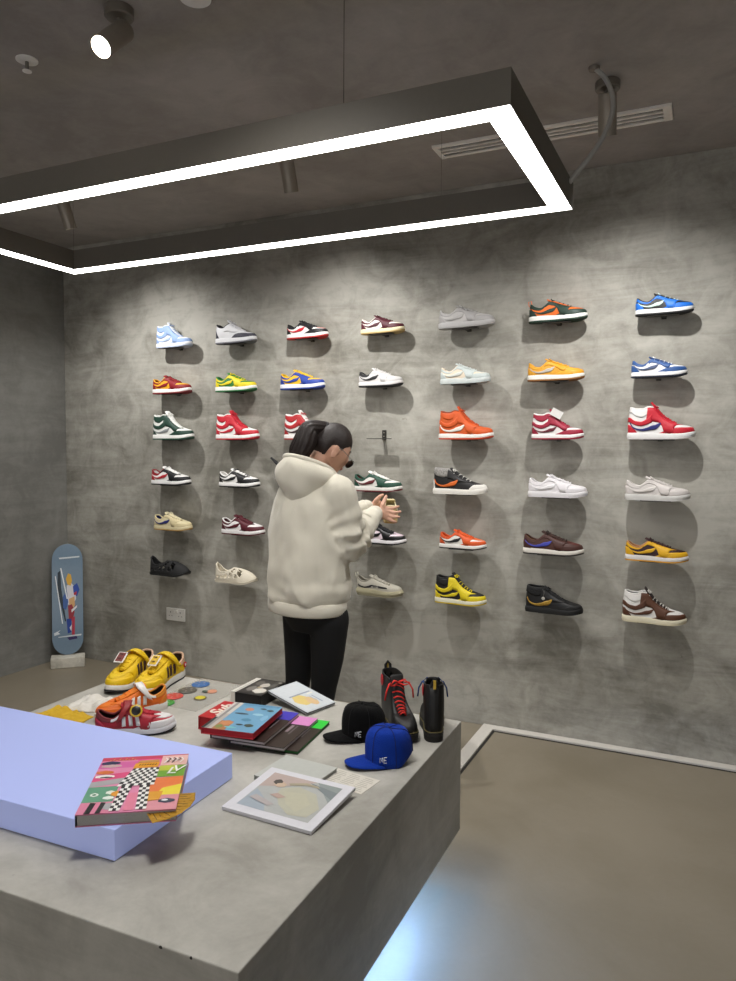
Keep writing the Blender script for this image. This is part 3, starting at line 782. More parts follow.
for col, row, x, L, typ, c, label in SHOES:
    z = ROWZ[row - 1]
    s = shoe('sneaker', label, 'sneaker', L, typ, c, (x, -.078, z), (0, 0, 0), 'sneakers displayed on the back wall')
    bracket(x + L * .48, z - .0005, blabel(col, row), brk)
    if (col, row) == (3, 4):
        MB().tube([(.012, 0, .105), (-.004, 0, .126), (-.040, 0, .155), (-.088, 0, .192)], [.012, .015, .016, .009], mat('#121214', .7, kind='webbing'), n=8, flat=.7).build('pull_tab', s, True)
    if (col, row) == (6, 3):
        p = Vector((.50 * L, -.035, .135))
        MB().box(p, (.060, .0012, .040), mat('#e6e3df', .7, kind='card'), Matrix.Rotation(.5, 3, 'Y') @ Matrix.Rotation(.1, 3, 'Z')).build('swing_tag', s)
        MB().tube([p + Vector((-.026, 0, .012)), Vector((.40 * L, -.012, .132))], .0008, mat('#d8d5d0', .8, kind='string'), n=4).build('tag_string', s)
    if (col, row) == (6, 6):
        p = Vector((.33 * L, -.0345, .078))
        MB().tube([p + Vector((.004, .004, .045)), p + Vector((.006, -.004, .03)), p + Vector((.002, -.006, .012))], .0012, steel, n=5).build('charm_chain', s, True)
        MB().lathe([(.002, 0), (.009, .001), (.009, .003), (.002, .004)], mat('#cfcac0', .35, .6, kind='metal'), 14, Matrix.Translation(p + Vector((.002, -.004, .002))) @ Matrix.Rotation(PI / 2, 4, 'X')).build('round_charm', s, 40)
    if (col, row) == (4, 6):
        text('stripe_lettering', 'SPLY-350', .012, mat('#d8d4c8', .8, kind='print'), s, (.46 * L, -.0505, .058), (PI / 2 - .25, 0, .02), ext=.0003)
bracket(2.600, ROWZ[2] + .008, 'empty dark metal bracket with no sneaker on it, right of the head of the person', 'empty bracket')

# foam clogs
for x, z, L, col, label in ((.875, .706, .325, '#1c1c1d', 'black foam clog with cut-out vents, lowest on the left of the shoe wall'),
                            (1.425, .700, .315, '#d9d0bd', 'cream foam clog with cut-out vents beside the hem of the hoodie')):
    c = K(base=col, mid=col, out=col, panel=col, lining=col)
    s = shoe('foam_clog', label, 'clog', L, 'clog', c, (x, -.078, z), (0, 0, 0), 'foam clogs on the back wall')
    MB().tube([(L * .045, -.014, .094), (L * .02, -.010, .112), (L * .035, 0, .122), (L * .02, .010, .112), (L * .045, .014, .094)], .006, mat(col, .75, kind='foam'), n=7).build('heel_loop', s, True)
    bracket(x + L * .48, z - .0005, blabel(1 if x < 1.2 else 2, 6), brk)
# ------------------------------------------------------------------ counter with its recessed base
TX0, TX1, TY0, TY1, TZ, TB = 2.135, 3.607, -2.965, -1.555, .600, .200
ct = thing('display_counter', 'large concrete display counter lit blue-white from under its edge, holding books, caps and shoes', 'counter', ((TX0 + TX1) / 2, (TY0 + TY1) / 2, 0))
ct.rotation_euler.z = math.radians(1.06)
o_ = Vector(((TX0 + TX1) / 2, (TY0 + TY1) / 2, 0))
MB().box((0, 0, (TZ + TB) / 2), (TX1 - TX0, TY1 - TY0, TZ - TB), block_m).build('counter_block', ct, bevel=.003)
MB().box((-.04, 0, TB / 2), (TX1 - TX0 - .56, TY1 - TY0 - .5, TB), mat('#3a3733', .8, kind='plinth')).build('plinth', ct)
UG = 95.
led = mat('#96c0ff', .5, emit=UG, var=0, kind='led')
m = MB()
m.box((TX1 - TX0) and ((TX1 - TX0) / 2 - .15, 0, TB - .006), (.012, TY1 - TY0 - .16, .010), led)
m.build('led_strip', ct)
for x, d in ((.555, .011), (.628, .008)):                 # two dark chips knocked out of the front edge
    MB().ellipsoid((x, TY0 - o_.y + .0015, TZ - .0034), (d / 2, .003, .003), mat('#2e2b27', .9, kind='chip'), 10, 6).build('edge_chip', ct, True)

# ------------------------------------------------------------------ glowing box
LBZ = .0775
lb = thing('light_box', 'long low glowing lavender light box lying on the counter under the comic-style book', 'light box', (2.442, -2.546, TZ), (0, 0, math.radians(1.5)))
glow = mat('#a2addf', .35, emit=.22, var=0, kind='acrylic')
MB().box((0, 0, LBZ / 2 + .001), (1.39, .486, LBZ - .002), glow).build('acrylic_shell', lb, bevel=.002)
MB().box((0, 0, .0008), (1.385, .481, .0012), mat('#c9ccd8', .5, kind='base')).build('base_sheet', lb)
LT = TZ + LBZ

def frame2(ox, oy, oz, ang):
    return (ox, oy, oz), (0, 0, math.radians(ang))

def book(name, label, cat, org, ang, w, h, th, cover, pages='#d9d6cf', prints=(), spine=None, group=None, board=.0022, over=.003, tilt=(0, 0)):
    """origin at the near-left lower corner, x along the width, y along the height"""
    t = thing(name, label, cat, org, (tilt[0], tilt[1], math.radians(ang)), group)
    cm = mat(cover, .35, kind='cover')
    MB().box((w / 2, h / 2, board / 2), (w, h, board), cm).build('back_cover', t)
    MB().box((w / 2 + over / 2, h / 2, th / 2), (w - over * 2 + .001, h - 2 * over, th - 2 * board), mat(pages, .8, bump=.4, scale=500., kind='paper')).build('pages', t)
    MB().box((w / 2, h / 2, th - board / 2), (w, h, board), cm).build('front_cover', t)
    sm = mat(spine or cover, .35, kind='cover')
    MB().box((.0012, h / 2, th / 2), (.0024, h, th - 2 * board), sm).build('spine', t)
    if prints:
        pm = MB()
        for i, (pts, col) in enumerate(prints):
            pm.poly([(x * w, y * h, th + .0003 + .00005 * (i if i < 40 else 40)) for x, y in pts], mat(col, .35, kind='print'))
        pm.build('cover_print', t)
    return t
def R4(x0, y0, x1, y1):
    return [(x0, y0), (x1, y0), (x1, y1), (x0, y1)]
def blob(x, y, rx, ry, n=12, wob=.12, ph=0.):
    return [(x + rx * math.cos(2 * PI * i / n) * (1 + wob * math.sin(3 * i + ph)), y + ry * math.sin(2 * PI * i / n) * (1 + wob * math.cos(2 * i + ph))) for i in range(n)]

# comic-style collage book on the light box
BW_, BH_, BT_ = .232, .325, .030
cov = [(R4(0, 0, 1, 1), '#dc86ab'), (R4(0, .93, 1, 1), '#c8385a'), (R4(.0, .78, .42, .90), '#d060a0'), (R4(.42, .80, .72, .93), '#e0559a'), (R4(.70, .79, 1, .98), '#e5b8b0'),
       ([(0, .52), (.40, .60), (.40, .70), (0, .64)], '#d8487c'), ([(0, .44), (.45, .50), (.42, .60), (0, .53)], '#a5a3a6'), (R4(0, .18, .32, .44), '#5f9a7c'),
       ([(0, .0), (.34, .0), (.34, .18), (0, .18)], '#d77f9d'), (R4(.66, .0, 1, .30), '#d9919c'), ([(.62, .30), (1, .26), (1, .56), (.62, .54)], '#e4793f'), ([(.74, .24), (1, .24), (1, .42), (.80, .36)], '#e6d33c'),
       (R4(.70, .56, 1, .78), '#6f9f32'), (R4(.70, .68, .90, .78), '#b9c23a'),
       (blob(.12, .88, .11, .035), '#2b2a52'), (blob(.14, .82, .12, .03), '#c9a8a8'), (blob(.10, .70, .10, .035), '#d3703a'), (blob(.12, .62, .11, .032), '#e9e6e2'), (blob(.14, .605, .07, .012), '#26242a'),
       (blob(.10, .30, .045, .03), '#dfe6dc'), (blob(.26, .33, .05, .03), '#e2e8de'), (blob(.26, .24, .06, .028), '#e6ece6'), (blob(.10, .30, .022, .014), '#3f7a5c'),
       (blob(.30, .10, .10, .05), '#a8a8ab'), (blob(.88, .14, .09, .035), '#3a3f52'), (blob(.86, .15, .035, .016), '#e8e9ec'),
       ([(.08, 0), (.14, 0), (.16, .16), (.10, .17)], '#1a1a1c'), ([(.19, 0), (.24, 0), (.26, .16), (.21, .17)], '#1a1a1c'),
       (R4(.46, .02, .56, .30), '#df7f9a'), ([(.64, .14), (.80, .16), (.82, .30), (.66, .30)], '#d99a2a'),
       (blob(.33, .30, .06, .045), '#e0982a'), ([(.40, .745), (.68, .755), (.69, .85), (.41, .845)], '#e39a22'), ([(.43, .85), (.68, .855), (.67, .905), (.45, .90)], '#c98f4c')]
# a checked pattern in the shape of a tall block with two legs
def checks(poly_rows):
    out = []
    for j, (y0, y1, x0, x1, n, sh) in enumerate(poly_rows):
        for i in range(n):
            a, b = i / n, (i + 1) / n
            A, B = x0[0] + (x1[0] - x0[0]) * a, x0[0] + (x1[0] - x0[0]) * b
            C, D = x0[1] + (x1[1] - x0[1]) * a, x0[1] + (x1[1] - x0[1]) * b
            out.append(([(A, y0), (B, y0), (D, y1), (C, y1)], '#17171a' if (i + j + sh) % 2 else '#ecebe8'))
    return out
rows = []
ys = np.linspace(.42, .74, 9)
for j in range(8):
    l = lambda y: .30 + .10 * ((y - .42) / .32) ** .6 if y > .42 else .30
    rows.append((ys[j], ys[j + 1], (l(ys[j]), .70), (l(ys[j + 1]), .70), 9, 0))
body = checks(rows)
body = []
for j in range(8):
    y0, y1 = ys[j], ys[j + 1]
    la, lb_ = .30 + .11 * (j / 8), .30 + .11 * ((j + 1) / 8)
    n = 9
    for i in range(n):
        a, b = i / n, (i + 1) / n
        f0 = lambda q: la + (.70 - la) * q
        f1 = lambda q: lb_ + (.70 - lb_) * q
        body.append(([(f0(a), y0), (f0(b), y0), (f1(b), y1), (f1(a), y1)], '#17171a' if (i + j) % 2 else '#ecebe8'))
yl = np.linspace(.02, .42, 11)
for j in range(10):
    for x0 in (.36, .545):
        for i in range(3):
            s0 = .004 * (10 - j) * (-1 if x0 < .5 else 1)
            body.append(([(x0 + i * .037 + s0, yl[j]), (x0 + (i + 1) * .037 + s0, yl[j]), (x0 + (i + 1) * .037 + s0, yl[j + 1]), (x0 + i * .037 + s0, yl[j + 1])], '#17171a' if (i + j) % 2 else '#ecebe8'))
bk = book('art_book', 'thick book with a pink and green comic-style cover on the corner of the light box', 'book', (3.052, -2.803, LT), 33.5, BW_, BH_, BT_, '#c87a98', '#a9a7a3', cov + body, '#1d1c22')
bm_ = MB()
for i in range(11):                                     # dark checked pattern along the back cover edge
    if i % 3 != 1:
        bm_.box((BW_ * (.30 + i * .062), -.0003, .0011), (.010, .0008, .0020), mat('#1b1a20' if i % 2 else '#b8688a', .4, kind='print'))
wh = mat('#f1f0ea', .4, kind='print')
text('cover_monogram', 'L', .056, wh, bk, (.845 * BW_, .655 * BH_, BT_ + .011 * .0 + .0125 - .004), (0, 0, 0), .0003, shear=.25)
text('cover_monogram', 'V', .056, wh, bk, (.905 * BW_, .690 * BH_, BT_ + .0125 - .004), (0, 0, 0), .0003, shear=.25)
for o in bk.children:
    if o.name.startswith('cover_monogram'):
        o.location.z = BT_ + .0030
zz = BT_ + .0026
sq = MB()
for k_ in range(7):
    x = .74 + .03 * k_
    sq.tube([(x * BW_, (.82 + .02 * (k_ % 3)) * BH_, zz), ((x + .035) * BW_, (.875 + .02 * (k_ % 2)) * BH_, zz), ((x + .01) * BW_, .92 * BH_, zz)], .0016, mat('#2a2a30' if k_ % 2 else '#eceae6', .4, kind='print'), n=5, flat=.2, up=(0, 0, 1))
for k_ in range(7):
    sq.tube([((.46 + .03 * k_) * BW_, .795 * BH_, zz), ((.475 + .03 * k_) * BW_, .815 * BH_, zz)], .0016, mat('#5a3b14', .4, kind='print'), n=5, flat=.2, up=(0, 0, 1))
for k_ in range(9):
    sq.tube([((.10 + .035 * k_) * BW_, .925 * BH_, zz), ((.115 + .035 * k_) * BW_, (.95 if k_ % 2 else .915) * BH_, zz)], .0016, mat('#e0a83c', .4, kind='print'), n=5, flat=.2, up=(0, 0, 1))
sq.build('cover_scribble', bk)

gm = mat('#c9992f', .3, .55, bump=.4, scale=120., var=.25, kind='gold_card')
gl = mat('#6b4a12', .5, kind='print')
cpos = Vector((3.150, -2.660, LT + .0215))
for i, a in enumerate((-46, -28, -10, 8, 24)):
    t = thing('gold_card', ['gold card fanned out of the comic-style book, nearest the counter front', 'gold card second from the counter front in the fan', 'middle gold card of the fan under the comic-style book',
                            'gold card fourth from the counter front in the fan', 'gold card of the fan lying closest to the back wall'][i], 'card', cpos + Vector((0, 0, .0009 * i)), (0, 0, math.radians(a + 12)), 'gold cards fanned beside the comic-style book')
    MB().box((.058, 0, 0), (.105, .042, .0007), gm).build('card_sheet', t)
    m = MB()
    for x0, x1, y in ((.03, .10, .014), (.04, .09, .004), (.04, .10, -.008), (.03, .07, -.015)):
        m.box(((x0 + x1) / 2, y, .0004), (x1 - x0, .0022, .0002), gl)
    m.build('card_print', t)

# ------------------------------------------------------------------ books beside the glowing box
# three thin dark books fanned out, each with its own colour along the top
for i, (ox, oy, z, ang, colr, ccol, lab) in enumerate((
        (3.022, -2.078, TZ, 6.5, '#2fd040', 'green', 'thin dark brown book with a bright green top band, lowest of the fan'),
        (2.985, -2.100, TZ + .0125, 6.0, '#d98ac6', 'pink', 'thin dark brown book with a pink top band, middle of the fan'),
        (2.920, -2.115, TZ + .025, 7.0, '#3f35b8', 'blue', 'thin dark brown book with a blue top band, uppermost of the fan'))):
    w_, h_ = .196, .277
    pr_ = [(R4(0, .72, 1, 1), colr), (R4(.70, .46, .76, .68), {'green': '#2d3a2a', 'pink': '#8a7a80', 'blue': '#6a7390'}[ccol]), (R4(.80, .40, .83, .68), '#6b6264')]
    b_ = book('thin_book', lab, 'book', (ox, oy, z), ang, w_, h_, .0115, '#2e211c', '#cfc7c4' if ccol != 'green' else '#2f6a35', pr_, None, 'thin books fanned out under the red-edged book', board=.0018)
# red book with pale script, and the blue picture book with red edges on top
rb = book('red_book', 'bright red book with pale script lettering under the blue picture book', 'book', (2.796, -2.018, TZ), 4, .092, .168, .046, '#b81c22', '#a81a20', (), '#a0161c')
text('cover_lettering', 'Sub', .072, mat('#e9e0cf', .4, kind='print'), rb, (.040, .085, .0464), (0, 0, math.radians(86)), .0003, bold=.002, shear=.3, sx=1.)
pm = MB(); pm.poly([(.10, .10, .0463), (.14, .11, .0463), (.13, .15, .0463), (.10, .15, .0463)], mat('#2a1a1c', .4, kind='print')); pm.build('cover_print', rb)
cov2 = [(R4(0, 0, 1, 1), '#6fa3c4'), (R4(0, 0, .20, 1), '#cfc9c2'), (R4(.06, 0, .12, 1), '#8d8a88'), (R4(0, 0, .06, .40), '#2f2d2e'), (R4(.12, 0, .20, .55), '#b9b2ac'), (R4(.20, 0, .45, .30), '#b0784e'), (blob(.34, .24, .12, .08), '#c9895c'), (blob(.28, .10, .07, .06), '#7c8a4c'),
        (blob(.45, .78, .09, .06), '#c98a70'), (blob(.40, .60, .14, .03), '#3a4a58'), (blob(.62, .40, .10, .05), '#4f8aa8'), (blob(.78, .22, .09, .05), '#3f4c40'), (blob(.60, .22, .07, .025), '#2f3d44'), (blob(.72, .62, .11, .04), '#9cc6d8'),
        (blob(.86, .80, .07, .04), '#3c5560'), (blob(.70, .84, .06, .025), '#2c3b44'), (blob(.90, .52, .06, .10), '#85b4d2'), (blob(.50, .10, .12, .03), '#7cc0c4'), (R4(.24, .92, .96, .98), '#5f93b8')]
bb = book('picture_book', 'red-edged picture book with a light blue illustrated cover, topmost of its pile', 'book', (2.904, -2.142, TZ + .0465), 9.5, .184, .250, .021, '#b5202c', '#b32430', cov2, '#b5202c')
# black film book with white spine
cov3 = [(R4(0, 0, 1, 1), '#1c1b1b'), (R4(0, 0, .17, 1), '#d9d5cc'), (R4(.10, 0, .125, 1), '#a8a49b'), (R4(.20, .06, .98, .96), '#3a3835'), (blob(.40, .34, .14, .16), '#7b7772'), (blob(.72, .28, .20, .16), '#d5d0c6'), (blob(.62, .62, .14, .14), '#c2bcb2'), (blob(.86, .66, .10, .16), '#55524d'),
        (blob(.38, .72, .12, .14), '#625e58'), (blob(.76, .48, .10, .06), '#2a2826'), (blob(.56, .46, .06, .05), '#b8a98a'), (blob(.90, .90, .06, .05), '#8a867e')]
fb = book('photo_book', 'thick black photo book with a white spine and a black and white cover', 'book', (2.738, -1.748, TZ), 1, .135, .182, .045, '#161616', '#1d1c1c', cov3, '#d9d5cc')
MB().box((.010, -.0004, .0225), (.020, .0008, .044), mat('#d9d5cc', .4, kind='cover')).build('spine_edge', fb)
# pale magazine leaning against it
cov4 = [(R4(0, 0, 1, 1), '#c4cacf'), (R4(.04, .06, .96, .95), '#cdd2d6'), (blob(.60, .36, .20, .22), '#dcc478'), (blob(.72, .56, .16, .14), '#d9b98a'), (R4(.40, .18, .44, .88), '#8f98a8'), (R4(.46, .70, .50, .90), '#e4e0d6'), (R4(.56, .74, .84, .78), '#98a2b4'), (R4(.56, .66, .76, .69), '#a8b0bc')]
book('magazine', 'pale grey magazine with a yellow print leaning on the black photo book', 'magazine', (2.868, -1.690, TZ + .0405), -15, .215, .152, .0085, '#b9bfc4', '#3a1d24', cov4, None, tilt=(0, .165))

# ------------------------------------------------------------------ framed print, grey book, paper
fp = thing('art_print', 'white-bordered print of a pale reclining shape lying near the edge of the counter', 'print', (3.217, -2.456, TZ + .0012), (.071, 0, math.radians(-2.0)))
pw, ph = .283, .237
MB().box((pw / 2, ph / 2, .005), (pw, ph, .010), mat('#d5d4da', .45, kind='mount')).build('mount_board', fp, bevel=.001)
art = [(R4(.10, .12, .90, .90), '#aeb0ae'), ([(.10, .55), (.10, .90), (.62, .90), (.40, .70)], '#b6a49e'), ([(.10, .12), (.42, .12), (.30, .34), (.12, .50)], '#9fa9b4'), ([(.62, .90), (.90, .90), (.90, .55)], '#8e9695'), ([(.90, .62), (.90, .78), (.55, .86)], '#7b8487'),
       ([(.34, .62), (.50, .72), (.72, .66), (.88, .40), (.84, .20), (.66, .16), (.48, .30), (.36, .48)], '#b6b4a2'), ([(.40, .56), (.62, .62), (.76, .44), (.70, .24), (.54, .34)], '#bab7a2'), (blob(.29, .68, .07, .06), '#c4ac96'), (blob(.245, .72, .05, .055), '#4a4440'), (blob(.30, .665, .05, .045), '#c9b29c'),
       ([(.36, .74), (.52, .83), (.66, .82), (.70, .78), (.54, .78), (.40, .70)], '#a99f88'), ([(.30, .44), (.42, .40), (.48, .46), (.36, .50)], '#b59c92'), ([(.14, .30), (.40, .22), (.44, .28), (.18, .38)], '#b0a8a8')]
pm = MB()
for i, (pts, col) in enumerate(art):
    pm.poly([(x * pw, y * ph, .0102 + .00012 * i) for x, y in pts], mat(col, .4, kind='print'))
pm.build('picture', fp)
book('grey_book', 'plain light grey hardback half under the white-bordered print', 'book', (3.190, -2.262, TZ), -4, .187, .165, .0135, '#b9bbb6', '#aaaaa6', (), None)
pa = thing('printed_sheet', 'white printed sheet of paper lying between the blue cap and the white-bordered print', 'paper', (3.365, -2.190, TZ + .0004), (0, 0, math.radians(-8)))
MB().box((.076, .052, .0003), (.152, .104, .0006), mat('#cfcabf', .8, kind='paper')).build('sheet', pa)
m = MB()
for i in range(9):
    for a, b in ((.008, .05), (.056, .098), (.104, .144)):
        m.box(((a + b) / 2 - .002 * (i % 3), .012 + i * .010, .00065), (b - a - .006 * (i % 3), .0022, .0001), mat('#a39d92', .8, kind='ink'))
m.build('printed_lines', pa)

# ------------------------------------------------------------------ caps
def cap(name, label, loc, ang, col, dark, logo):
    t = thing(name, label, 'cap', loc, (0, 0, math.radians(ang)))
    vm = mat(col, .85, bump=.6, scale=320., var=.2, kind='velvet', sheen=.04)
    im = mat(dark, .95, kind='lining')
    a, b, H = .074, .063, .112          # front-back, side, height; front of the cap is +x
    rows = []
    for i in range(13):
        q = i / 12
        z = H * math.sin(q * PI / 2) ** .9 if q > 0 else 0
        r = max(.002, (1 - (q ** 2.6)) ** .5)
        ring = []
        for j in range(48):
            th = 2 * PI * j / 48
            c_, s_ = math.cos(th), math.sin(th)
            crumple = 1 + .025 * math.sin(3 * th + q * 4) + .02 * math.sin(7 * th + 2)
            zz_ = z + (.052 * (1 - q) ** 1.5 * max(0, -c_ - .15) ** 1.2)          # raised at the back opening
            dent = -.010 * q * max(0, -c_) 
            ring.append((a * r * c_ * crumple + .006 * q, b * r * s_ * crumple, zz_ + dent))
        rows.append(ring)
    o = MB().grid(np.array(rows), vm, cv=True)
    o.add(rows[-1], [tuple(range(48))], vm)
    o = o.build('crown', t, True)
    so = o.modifiers.new('cloth', 'SOLIDIFY'); so.thickness = .003
    # seams, button, brim, side mark
    m = MB()
    for k_ in range(6):
        j = (k_ * 8 + 4) % 48
        m.tube([Vector(rows[i][j]) * 1.012 for i in range(0, 13)], .0011, mat(dark, .9, kind='seam'), n=5)
    m.build('panel_seam', t, True)
    MB().lathe([(.0075, 0), (.006, .004), (.001, .006)], vm, 14, Matrix.Translation((.006, 0, H - .001))).build('button', t, 60)
    br = []
    for i in range(9):
        s_ = i / 8
        row = []
        for j in range(21):
            u = -1 + 2 * j / 20
            th = u * 1.12
            x0, y0 = a * math.cos(th) * .98, b * math.sin(th) * .98
            ext = .070 * (1 - abs(u) ** 3.2)
            x, y = x0 + ext * s_, y0 * (1 + .10 * s_ * (1 - abs(u)))
            z = .006 + .010 * (1 - abs(u) ** 2) * (1 - s_) + .006 * s_ * (1 - u * u) - .004 * s_ * abs(u)
            row.append((x, y, max(z, .0025)))
        br.append(row)
    o = MB().grid(np.array(br), vm).build('brim', t, True)
    so = o.modifiers.new('board', 'SOLIDIFY'); so.thickness = .004; so.offset = 1
    lm_ = mat('#d9dbe2', .6, kind='thread')
    th = 1.02
    P = Vector((a * math.cos(th) * 1.03, b * math.sin(th) * 1.03, .030))
    nrm_ = Vector((math.cos(th) / a, math.sin(th) / b, 0)).normalized()
    # raised monogram patch on the side: a short flag outline with letter strokes
    xr_ = Vector((0, 0, 1)).cross(nrm_)
    m = MB()
    def st_(pts):
        m.tube([P + nrm_ * .0025 + xr_ * x + Vector((0, 0, z)) for x, z in pts], .0013, lm_, n=5)
    st_([(-.010, -.008), (-.010, .008), (-.003, -.006), (-.003, .009)])
    st_([(.010, -.007), (.002, -.008), (.002, .009), (.011, .010)]); st_([(.002, .001), (.009, .001)])
    m.build('side_monogram', t, True)
    return t
cap('baseball_cap', 'black velvet baseball cap lying behind the blue cap, a small white mark on its side', (3.338, -1.822, TZ + .001), 226, '#070708', '#040405', 1)
cap('baseball_cap', 'bright blue velvet baseball cap on the counter, nearest the printed sheet', (3.496, -1.972, TZ + .001), 226, '#103494', '#0a1850', 1)

# ------------------------------------------------------------------ boots
def boot(label, loc, ang, lace, tag_side):
    b = shoe('leather_boot', label, 'boot', .242, 'boot', K(base='#161514', panel='#151413', mid='#1c1a18', out='#191715', lace=lace, tongue='#1a1817', lining='#2a2520', collar='#1a1817', x='nobow'), loc, (0, 0, math.radians(ang)), None, both=True)
    F = Form(.242, 'boot')
    for sd in tag_side:
        P = Vector(F.P(.33, .86, sd, .003)); 
        MB().ellipsoid(P, (.014, .003, .021), mat('#b8222a', .5, kind='patch'), 16, 8).build('red_oval_patch', b, True)
    h = Vector(F.P(0, 1., 1.))
    MB().tube([h + Vector((.004, -.010, -.022)), h + Vector((-.004, -.009, .012)), h + Vector((-.004, 0, .024)), h + Vector((-.004, .009, .012)), h + Vector((.004, .010, -.022))], .0055, mat('#15140f', .8, kind='webbing'), n=6, flat=.35).build('heel_loop', b, True)
    MB().box(h + Vector((-.0075, 0, .006)), (.002, .009, .030), mat('#c9a53a', .8, kind='thread')).build('loop_lettering', b, bevel=.0005)
    lm_ = mat(lace, .85, kind='lace')
    top = Vector(F.P(.56, 1., -1.)); 
    m = MB()
    for sd in (-1, 1):
        q = Vector(F.P(.57, .98, sd, .003))
        m.tube([q, q + Vector((.018, sd * .010, .004)), q + Vector((.024, sd * .022, -.020)), q + Vector((.020, sd * .026, -.050))], .0030, lm_, n=6)
        q2 = Vector((q.x + .006, 0, q.z + .004))
        m.tube([q2, q2 + Vector((.016, sd * .020, .012)), q2 + Vector((.022, sd * .034, -.002)), q2 + Vector((.014, sd * .018, -.008)), q2], .0032, lm_, n=6)
    m.build('lace_ends', b, True)
    return b
boot('black lace-up boot with bright red laces at the far corner of the counter', (3.345, -1.640, TZ + .0005), -47, '#e0342c', (-1,))
boot('black lace-up boot with dark blue laces turned away, on the very corner of the counter', (3.574, -1.772, TZ + .0005), 113, '#1d3f7a', (1,))

# ------------------------------------------------------------------ bright trainers on the counter
def trainer(label, loc, rot, L, c, extra):
    s = shoe('trainer', label, 'trainer', L, 'low', c, loc, rot, extra.get('group'), both=True)
    F = Form(L, 'low'); k = L / .29
    sm = mat(extra['strap'], .5, bump=.08, scale=200., kind='leather')
    # broad ankle strap over the tongue
    m = MB(); rows = []
    for u in np.linspace(-1, 1, 17):
        sd = -1 if u < 0 else 1
        q = abs(u)
        a, b = Vector(F.P(.44, .62, sd, .006)), Vector(F.P(.51, .64, sd, .006))
        ta, tb = Vector(F.P(.525, 1, sd)), Vector(F.P(.605, 1, sd))
        ha, hb = ta + Vector((0, 0, .016 * k)), tb + Vector((.004, 0, .016 * k))
        if q > .45:
            w = (q - .45) / .55
            pa, pb = ha.lerp(a, w), hb.lerp(b, w); bul = math.sin(w * PI) * .006 * k
            pa.y += sd * bul; pb.y += sd * bul
        else:
            pa, pb = ha.copy(), hb.copy(); pa.y = ha.y * q / .45; pb.y = hb.y * q / .45
            pa.z += .008 * k * (1 - (q / .45) ** 2); pb.z += .008 * k * (1 - (q / .45) ** 2)
        rows.append([pa, pa.lerp(pb, .33), pa.lerp(pb, .66), pb])
    o = MB().grid(np.array([[tuple(p) for p in r] for r in rows]), sm).build('ankle_strap', s, True)
    so = o.modifiers.new('leather', 'SOLIDIFY'); so.thickness = .004; so.offset = 1
    if 'tag' in extra:
        col, rim = extra['tag']
        t = Vector((.585 * L, 0, .104 * k)); Rm = Matrix.Rotation(math.radians(32), 3, 'Y')
        MB().box(t + Vector((.012, extra.get('ty', 0), .004)), (.052 * k, .038 * k, .004), mat(rim, .5, kind='card'), Rm).build('tongue_tag', s, bevel=.0015)
        m = MB()
        m.box(t + Vector((.0132, extra.get('ty', 0), .0060)), (.042 * k, .028 * k, .0036), mat(col, .5, kind='card'), Rm)
        for dx in (-.012, .010):
            m.box(t + Rm @ Vector((dx, 0, .0045)) + Vector((.0132, extra.get('ty', 0), .0060)), (.004, .016, .0006), mat('#3a1c1a', .6, kind='print'), Rm)
        m.build('tag_face', s)
    if 'button' in extra:
        for sd in (-1, 1):
            P = Vector(F.P(.24, .55, sd, .004))
            MB().lathe([(.011 * k, 0), (.011 * k, .002), (.009 * k, .003), (.001, .003)], mat(extra['button'], .4, kind='badge'), 18, Matrix.Translation(P) @ Matrix.Rotation(-sd * PI / 2, 4, 'X')).build('round_badge', s, 40)
            MB().lathe([(.005 * k, .003), (.004 * k, .0038), (.001, .0038)], mat('#ecebe8', .4, kind='badge'), 12, Matrix.Translation(P) @ Matrix.Rotation(-sd * PI / 2, 4, 'X')).build('badge_dot', s, 40)
    if 'swing' in extra:
        P = Vector(F.P(.50, .80, extra['swing'], .008))
        MB().box(P + Vector((.016, extra['swing'] * .020, -.030)), (.030, .0012, .070), mat('#d2cec8', .7, kind='card'), Matrix.Rotation(.2, 3, 'Y') @ Matrix.Rotation(-extra['swing'] * .25, 3, 'X')).build('swing_tag', s)
    return s
yel = K(base='#e2bb0a', panel='#e2bb0a', cap='#e0b90c', toe='#e5bf14', stripe='#3a1a10', mid='#dcd9d3', out='#1d1b20', lace='#e0b914', tongue='#e0b80a', lining='#4a3524', collar='#c9a488', x='stripes nobow')
trainer('yellow trainer with three dark stripes and a paper tag, further from the books', (2.190, -1.580, TZ + .0005), (0, 0, math.radians(-77)), .315, yel, dict(strap='#e5be12', tag=('#7a3430', '#e6e2dc'), ty=-.02, swing=1, group='pair of yellow trainers'))
trainer('yellow trainer with three dark stripes and a round red badge by the blue disc', (2.338, -1.556, TZ + .0005), (0, 0, math.radians(-81)), .315, yel, dict(strap='#e5be12', tag=('#d9b02a', '#e9e2d2'), button='#b0212a', group='pair of yellow trainers'))
ora = K(base='#e06a12', panel='#e8e4de', cap='#e06a12', toe='#e27418', stripe='#e8e4de', mid='#e2dfd9', out='#d8d4ce', lace='#e0701a', tongue='#e37a1c', lining='#2a2018', collar='#dd8a2c', heel='#d97a1e', eye='#e06f16', x='stripes nobow')
trainer('orange and white trainer with its toe behind the light box', (2.545, -1.890, TZ + .0005), (0, 0, math.radians(-117)), .262, ora, dict(strap='#e5e2de'))
red = K(base='#a81c2c', panel='#dedbda', cap='#dcd9d8', toe='#dcd9d8', stripe='#e9e6e3', mid='#d9d8da', out='#191719', lace='#b32434', tongue='#a81c2c', lining='#3a2420', collar='#7a2a2c', heel='#b01e3c', eye='#a81c2c', x='stripes nobow')
trainer('red and white trainer with a round black and yellow button on its strap', (2.520, -2.215, TZ + .0005), (0, 0, math.radians(38)), .262, red, dict(strap='#8f1c22'))
